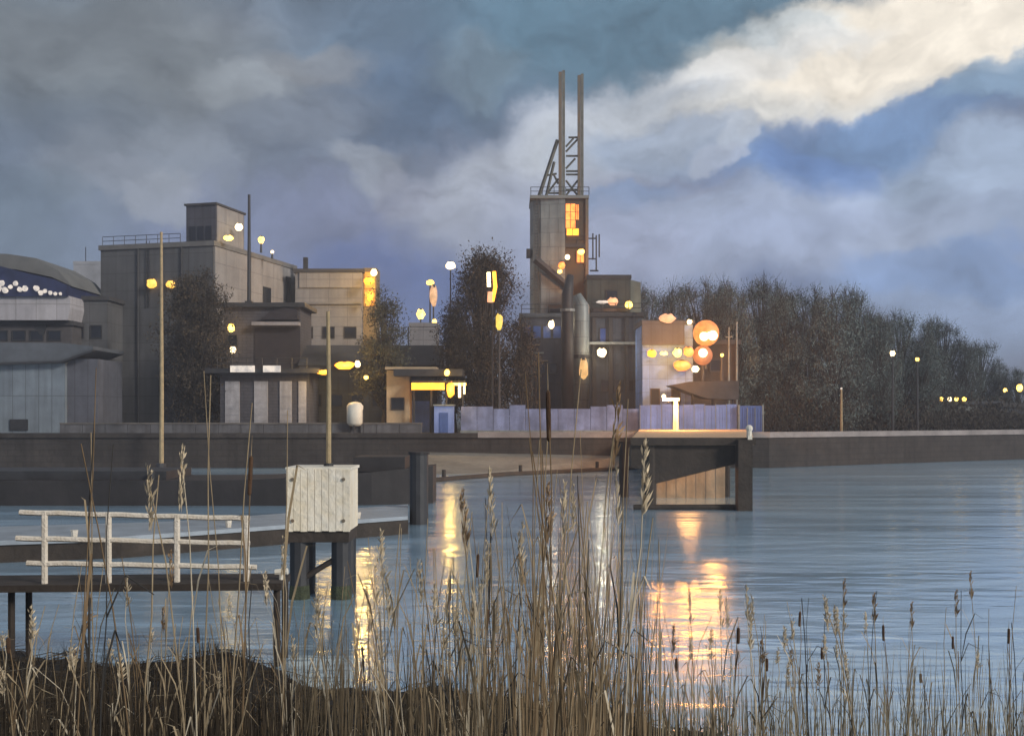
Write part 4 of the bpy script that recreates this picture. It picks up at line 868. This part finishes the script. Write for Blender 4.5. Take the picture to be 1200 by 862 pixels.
KN = {'plumed': 'plumed_reed', 'bare': 'bare_reed', 'bulrush': 'bulrush', 'leafy': 'leafy_reed', 'dark': 'dead_reed', 'pale': 'pale_reed'}
PR = {k: [reed_proto(k, 100 + 7 * i + j) for j in range(4)] for i, k in enumerate(KN)}
rr_ = random.Random(77)
def place_reed(kind, px, pyt, d, maxh=3.9):
    x = X(px, d); gz = max(ground(x, d), -.25) - .03; zt = Z(pyt, d); h = zt - gz
    if h < .5 or h > maxh: return False
    reg = region(px)
    t = thing(KN[kind], (x, d, gz), ('tall ' if h > 3 else 'short ' if h < 1.9 else 'mid height ') + KL[kind] + ' ' + reg, 'reed' if kind != 'bulrush' else 'bulrush', (KN[kind].replace('_', ' ') + 's ').replace('shs', 'shes') + reg, rz=rr_.uniform(-.9, .9))
    t.scale = (rr_.uniform(.9, 1.3), 1.0, h / 2.0); tl = .045 if d < 12 else .03; t.rotation_euler = (rr_.gauss(0, tl), rr_.gauss(0, tl), t.rotation_euler[2])
    kit = rr_.choice(PR[kind]); sv_ = kit[0][1].vertices; bpy.context.view_layer.update() if False else None
    mw = Matrix.LocRotScale(Vector(t.location), t.rotation_euler, Vector(t.scale)); tipx = (mw @ sv_[len(sv_) - 1].co).x - x
    lean = 'leaning right ' if tipx > .09 * h else 'leaning left ' if tipx < -.09 * h else 'upright '
    t['label'] = lean + t['label'] if lean == 'upright ' else t['label'].replace(reg, lean + reg)
    for nm, me in kit:
        o = bpy.data.objects.new(nm, me); col.objects.link(o); o.parent = t
    return True
KP = [('plumed', 3), ('bare', 9), ('bulrush', 1), ('leafy', 5), ('dark', 3), ('pale', 3)]
KPR = [('plumed', 4), ('bare', 4), ('bulrush', 2), ('leafy', 2), ('dark', 5), ('pale', 2)]
def pick(tab):
    tot = sum(w for _, w in tab); q = rr_.uniform(0, tot)
    for k, w_ in tab:
        q -= w_
        if q <= 0: return k
    return tab[0][0]
spec = []
for _ in range(62): spec.append((rr_.uniform(0, 335), rr_.triangular(620, 800, 740), rr_.uniform(9, 15), KP))
for _ in range(13): spec.append((rr_.uniform(60, 330), rr_.uniform(430, 560), rr_.uniform(7, 9.5), KP))
for _ in range(24): spec.append((rr_.uniform(335, 450), rr_.triangular(600, 790, 700), rr_.uniform(10, 15), KP))
for _ in range(48): spec.append((rr_.uniform(450, 600), rr_.triangular(560, 740, 650), rr_.uniform(9, 13.5), KP))
for _ in range(34): spec.append((rr_.gauss(685, 42), rr_.triangular(500, 700, 580), rr_.uniform(8, 12), KP))
for _ in range(9): spec.append((rr_.uniform(600, 740), rr_.uniform(430, 540), rr_.uniform(7.5, 9), KP))
for _ in range(18): spec.append((rr_.uniform(770, 900), rr_.triangular(660, 790, 740), rr_.uniform(12, 15.5), KPR))
for _ in range(60): spec.append((rr_.uniform(880, 1200), rr_.triangular(670, 810, 760), rr_.uniform(13, 17.5), KPR))
for _ in range(7): spec.append((rr_.gauss(546, 9), rr_.uniform(675, 740), rr_.uniform(12, 13.5), [('pale', 1)]))
for _ in range(6): spec.append((rr_.gauss(652, 9), rr_.uniform(675, 740), rr_.uniform(11.5, 13), [('pale', 1)]))
n_ok = 0
for px, py, d, tab in spec:
    n_ok += place_reed(pick(tab), px, py, d)
for px, py, d in ((636, 415, 8), (629, 435, 8.1), (643, 432, 8.05)): place_reed('bare', px, py, d, 4.6)
print('reeds', n_ok)
# the rest of the bed as one mass
def bed_mass(name, n, fn, m, label, thick=.0045):
    b = MB(); b.raw = True; r = random.Random(hash(name) % 1000 if False else len(name) * 7)
    for _ in range(n):
        px, py, d = fn(r); x = X(px, d); gz = ground(x, d) - .03; h = Z(py, d) - gz
        if gz < -.35 or h < .15 or h > 3.4: continue
        ln = r.gauss(0, .05) * h; ly = r.gauss(0, .05) * h; w_ = thick * r.uniform(.6, 1.5)
        p0 = Vector((x, d, gz)); p1 = p0 + Vector((ln * .3, ly * .3, h * .55)); p2 = p0 + Vector((ln, ly, h)); an = r.uniform(-.9, .9)
        b.blade([p0, p1, p2], [w_ * 1.3, w_, w_ * .25], (math.cos(an), math.sin(an), 0))
    return tag(b.build(name, m), label, 'reeds', kind='stuff')
def f_left(r): return (r.uniform(-10, 345), r.triangular(750, 862, 825), r.uniform(8, 21))
def f_mid(r): return (r.uniform(345, 760), r.triangular(680, 862, 800), r.uniform(8, 19))
def f_tall(r): return (r.gauss(670, 55), r.triangular(560, 760, 650), r.uniform(8, 13))
def f_right(r): return (r.uniform(760, 1210), r.triangular(740, 862, 815), r.uniform(12, 17))
def islm(nm, c): return mat(nm, c, .9, .35, 3, 0, island=True, spec=.1)
bed_mass('reed_bed', 1900, f_left, islm('bed_brown', (.06, .047, .033)), 'dense brown dead reed growth on the dark left bank')
bed_mass('reed_bed', 750, f_mid, islm('bed_mid', (.16, .125, .08)), 'dense mixed reed growth along the middle of the near bank')
bed_mass('reed_bed', 190, f_tall, islm('bed_tan', (.30, .22, .13)), 'tall tan reed thicket rising below the silo tower')
bed_mass('reed_bed', 700, f_right, islm('bed_right', (.26, .23, .16)), 'sparse short reed shoots in the blue water on the right')
# tussock grass covering the mud
tg = MB(); tg.raw = True; r = random.Random(9)
for _ in range(26000):
    x = r.uniform(-16, 9); y = r.uniform(9, 27); gz = ground(x, y)
    if gz < .03 or abs(x) > y * .5 + 1: continue
    h = r.uniform(.08, .4) * (.5 + .8 * abs(math.sin(x * 1.3 + y))); an = r.uniform(0, 6.28); tg.blade([(x, y, gz - .02), (x + r.gauss(0, .04), y, gz + h * .6), (x + r.gauss(0, .12), y, gz + h)], [.009, .006, .001], (math.cos(an), math.sin(an), 0))
tag(tg.build('grass', islm('tussock', (.026, .022, .017))), 'dark matted grass covering the muddy near bank', 'grass', kind='stuff')

# ------------------------------------------------------------------ evening haze
hz = MB().box((-1600, -450, -4), (1600, 1250, 62)); hm = bpy.data.materials.new('haze_air'); hm.use_nodes = True; t = hm.node_tree; t.nodes.remove(t.nodes['Principled BSDF'])
pv = t.nodes.new('ShaderNodeVolumePrincipled'); pv.inputs['Color'].default_value = (.78, .86, 1, 1); pv.inputs['Density'].default_value = .0011; pv.inputs['Anisotropy'].default_value = .35
t.links.new(pv.outputs[0], t.nodes['Material Output'].inputs['Volume'])
tag(hz.build('haze', hm), kind='stuff')

# flattened dead reeds on the mud
lt = MB(); lt.raw = True; r = random.Random(31)
for _ in range(2600):
    y = r.uniform(9, 27); x = r.uniform(-.5, .32) * y
    gz = ground(x, y)
    if gz < .02: continue
    a = r.gauss(0, .9); ln = r.uniform(.25, 1.3); dx, dy = math.cos(a) * ln / 2, math.sin(a) * ln / 2; z0 = ground(x - dx, y - dy); z1 = ground(x + dx, y + dy)
    if min(z0, z1) < -.1: continue
    lt.blade([(x - dx, y - dy, max(z0, 0) + r.uniform(.01, .1)), (x, y, gz + r.uniform(.03, .2)), (x + dx, y + dy, max(z1, 0) + r.uniform(.01, .25))], [.006, .011, .003], (-.5 * math.sin(a), .5 * math.cos(a), .8))
tag(lt.build('reed_litter', islm('litter', (.06, .048, .034))), 'flattened straw coloured dead reed litter on the dark bank', 'litter', kind='stuff')
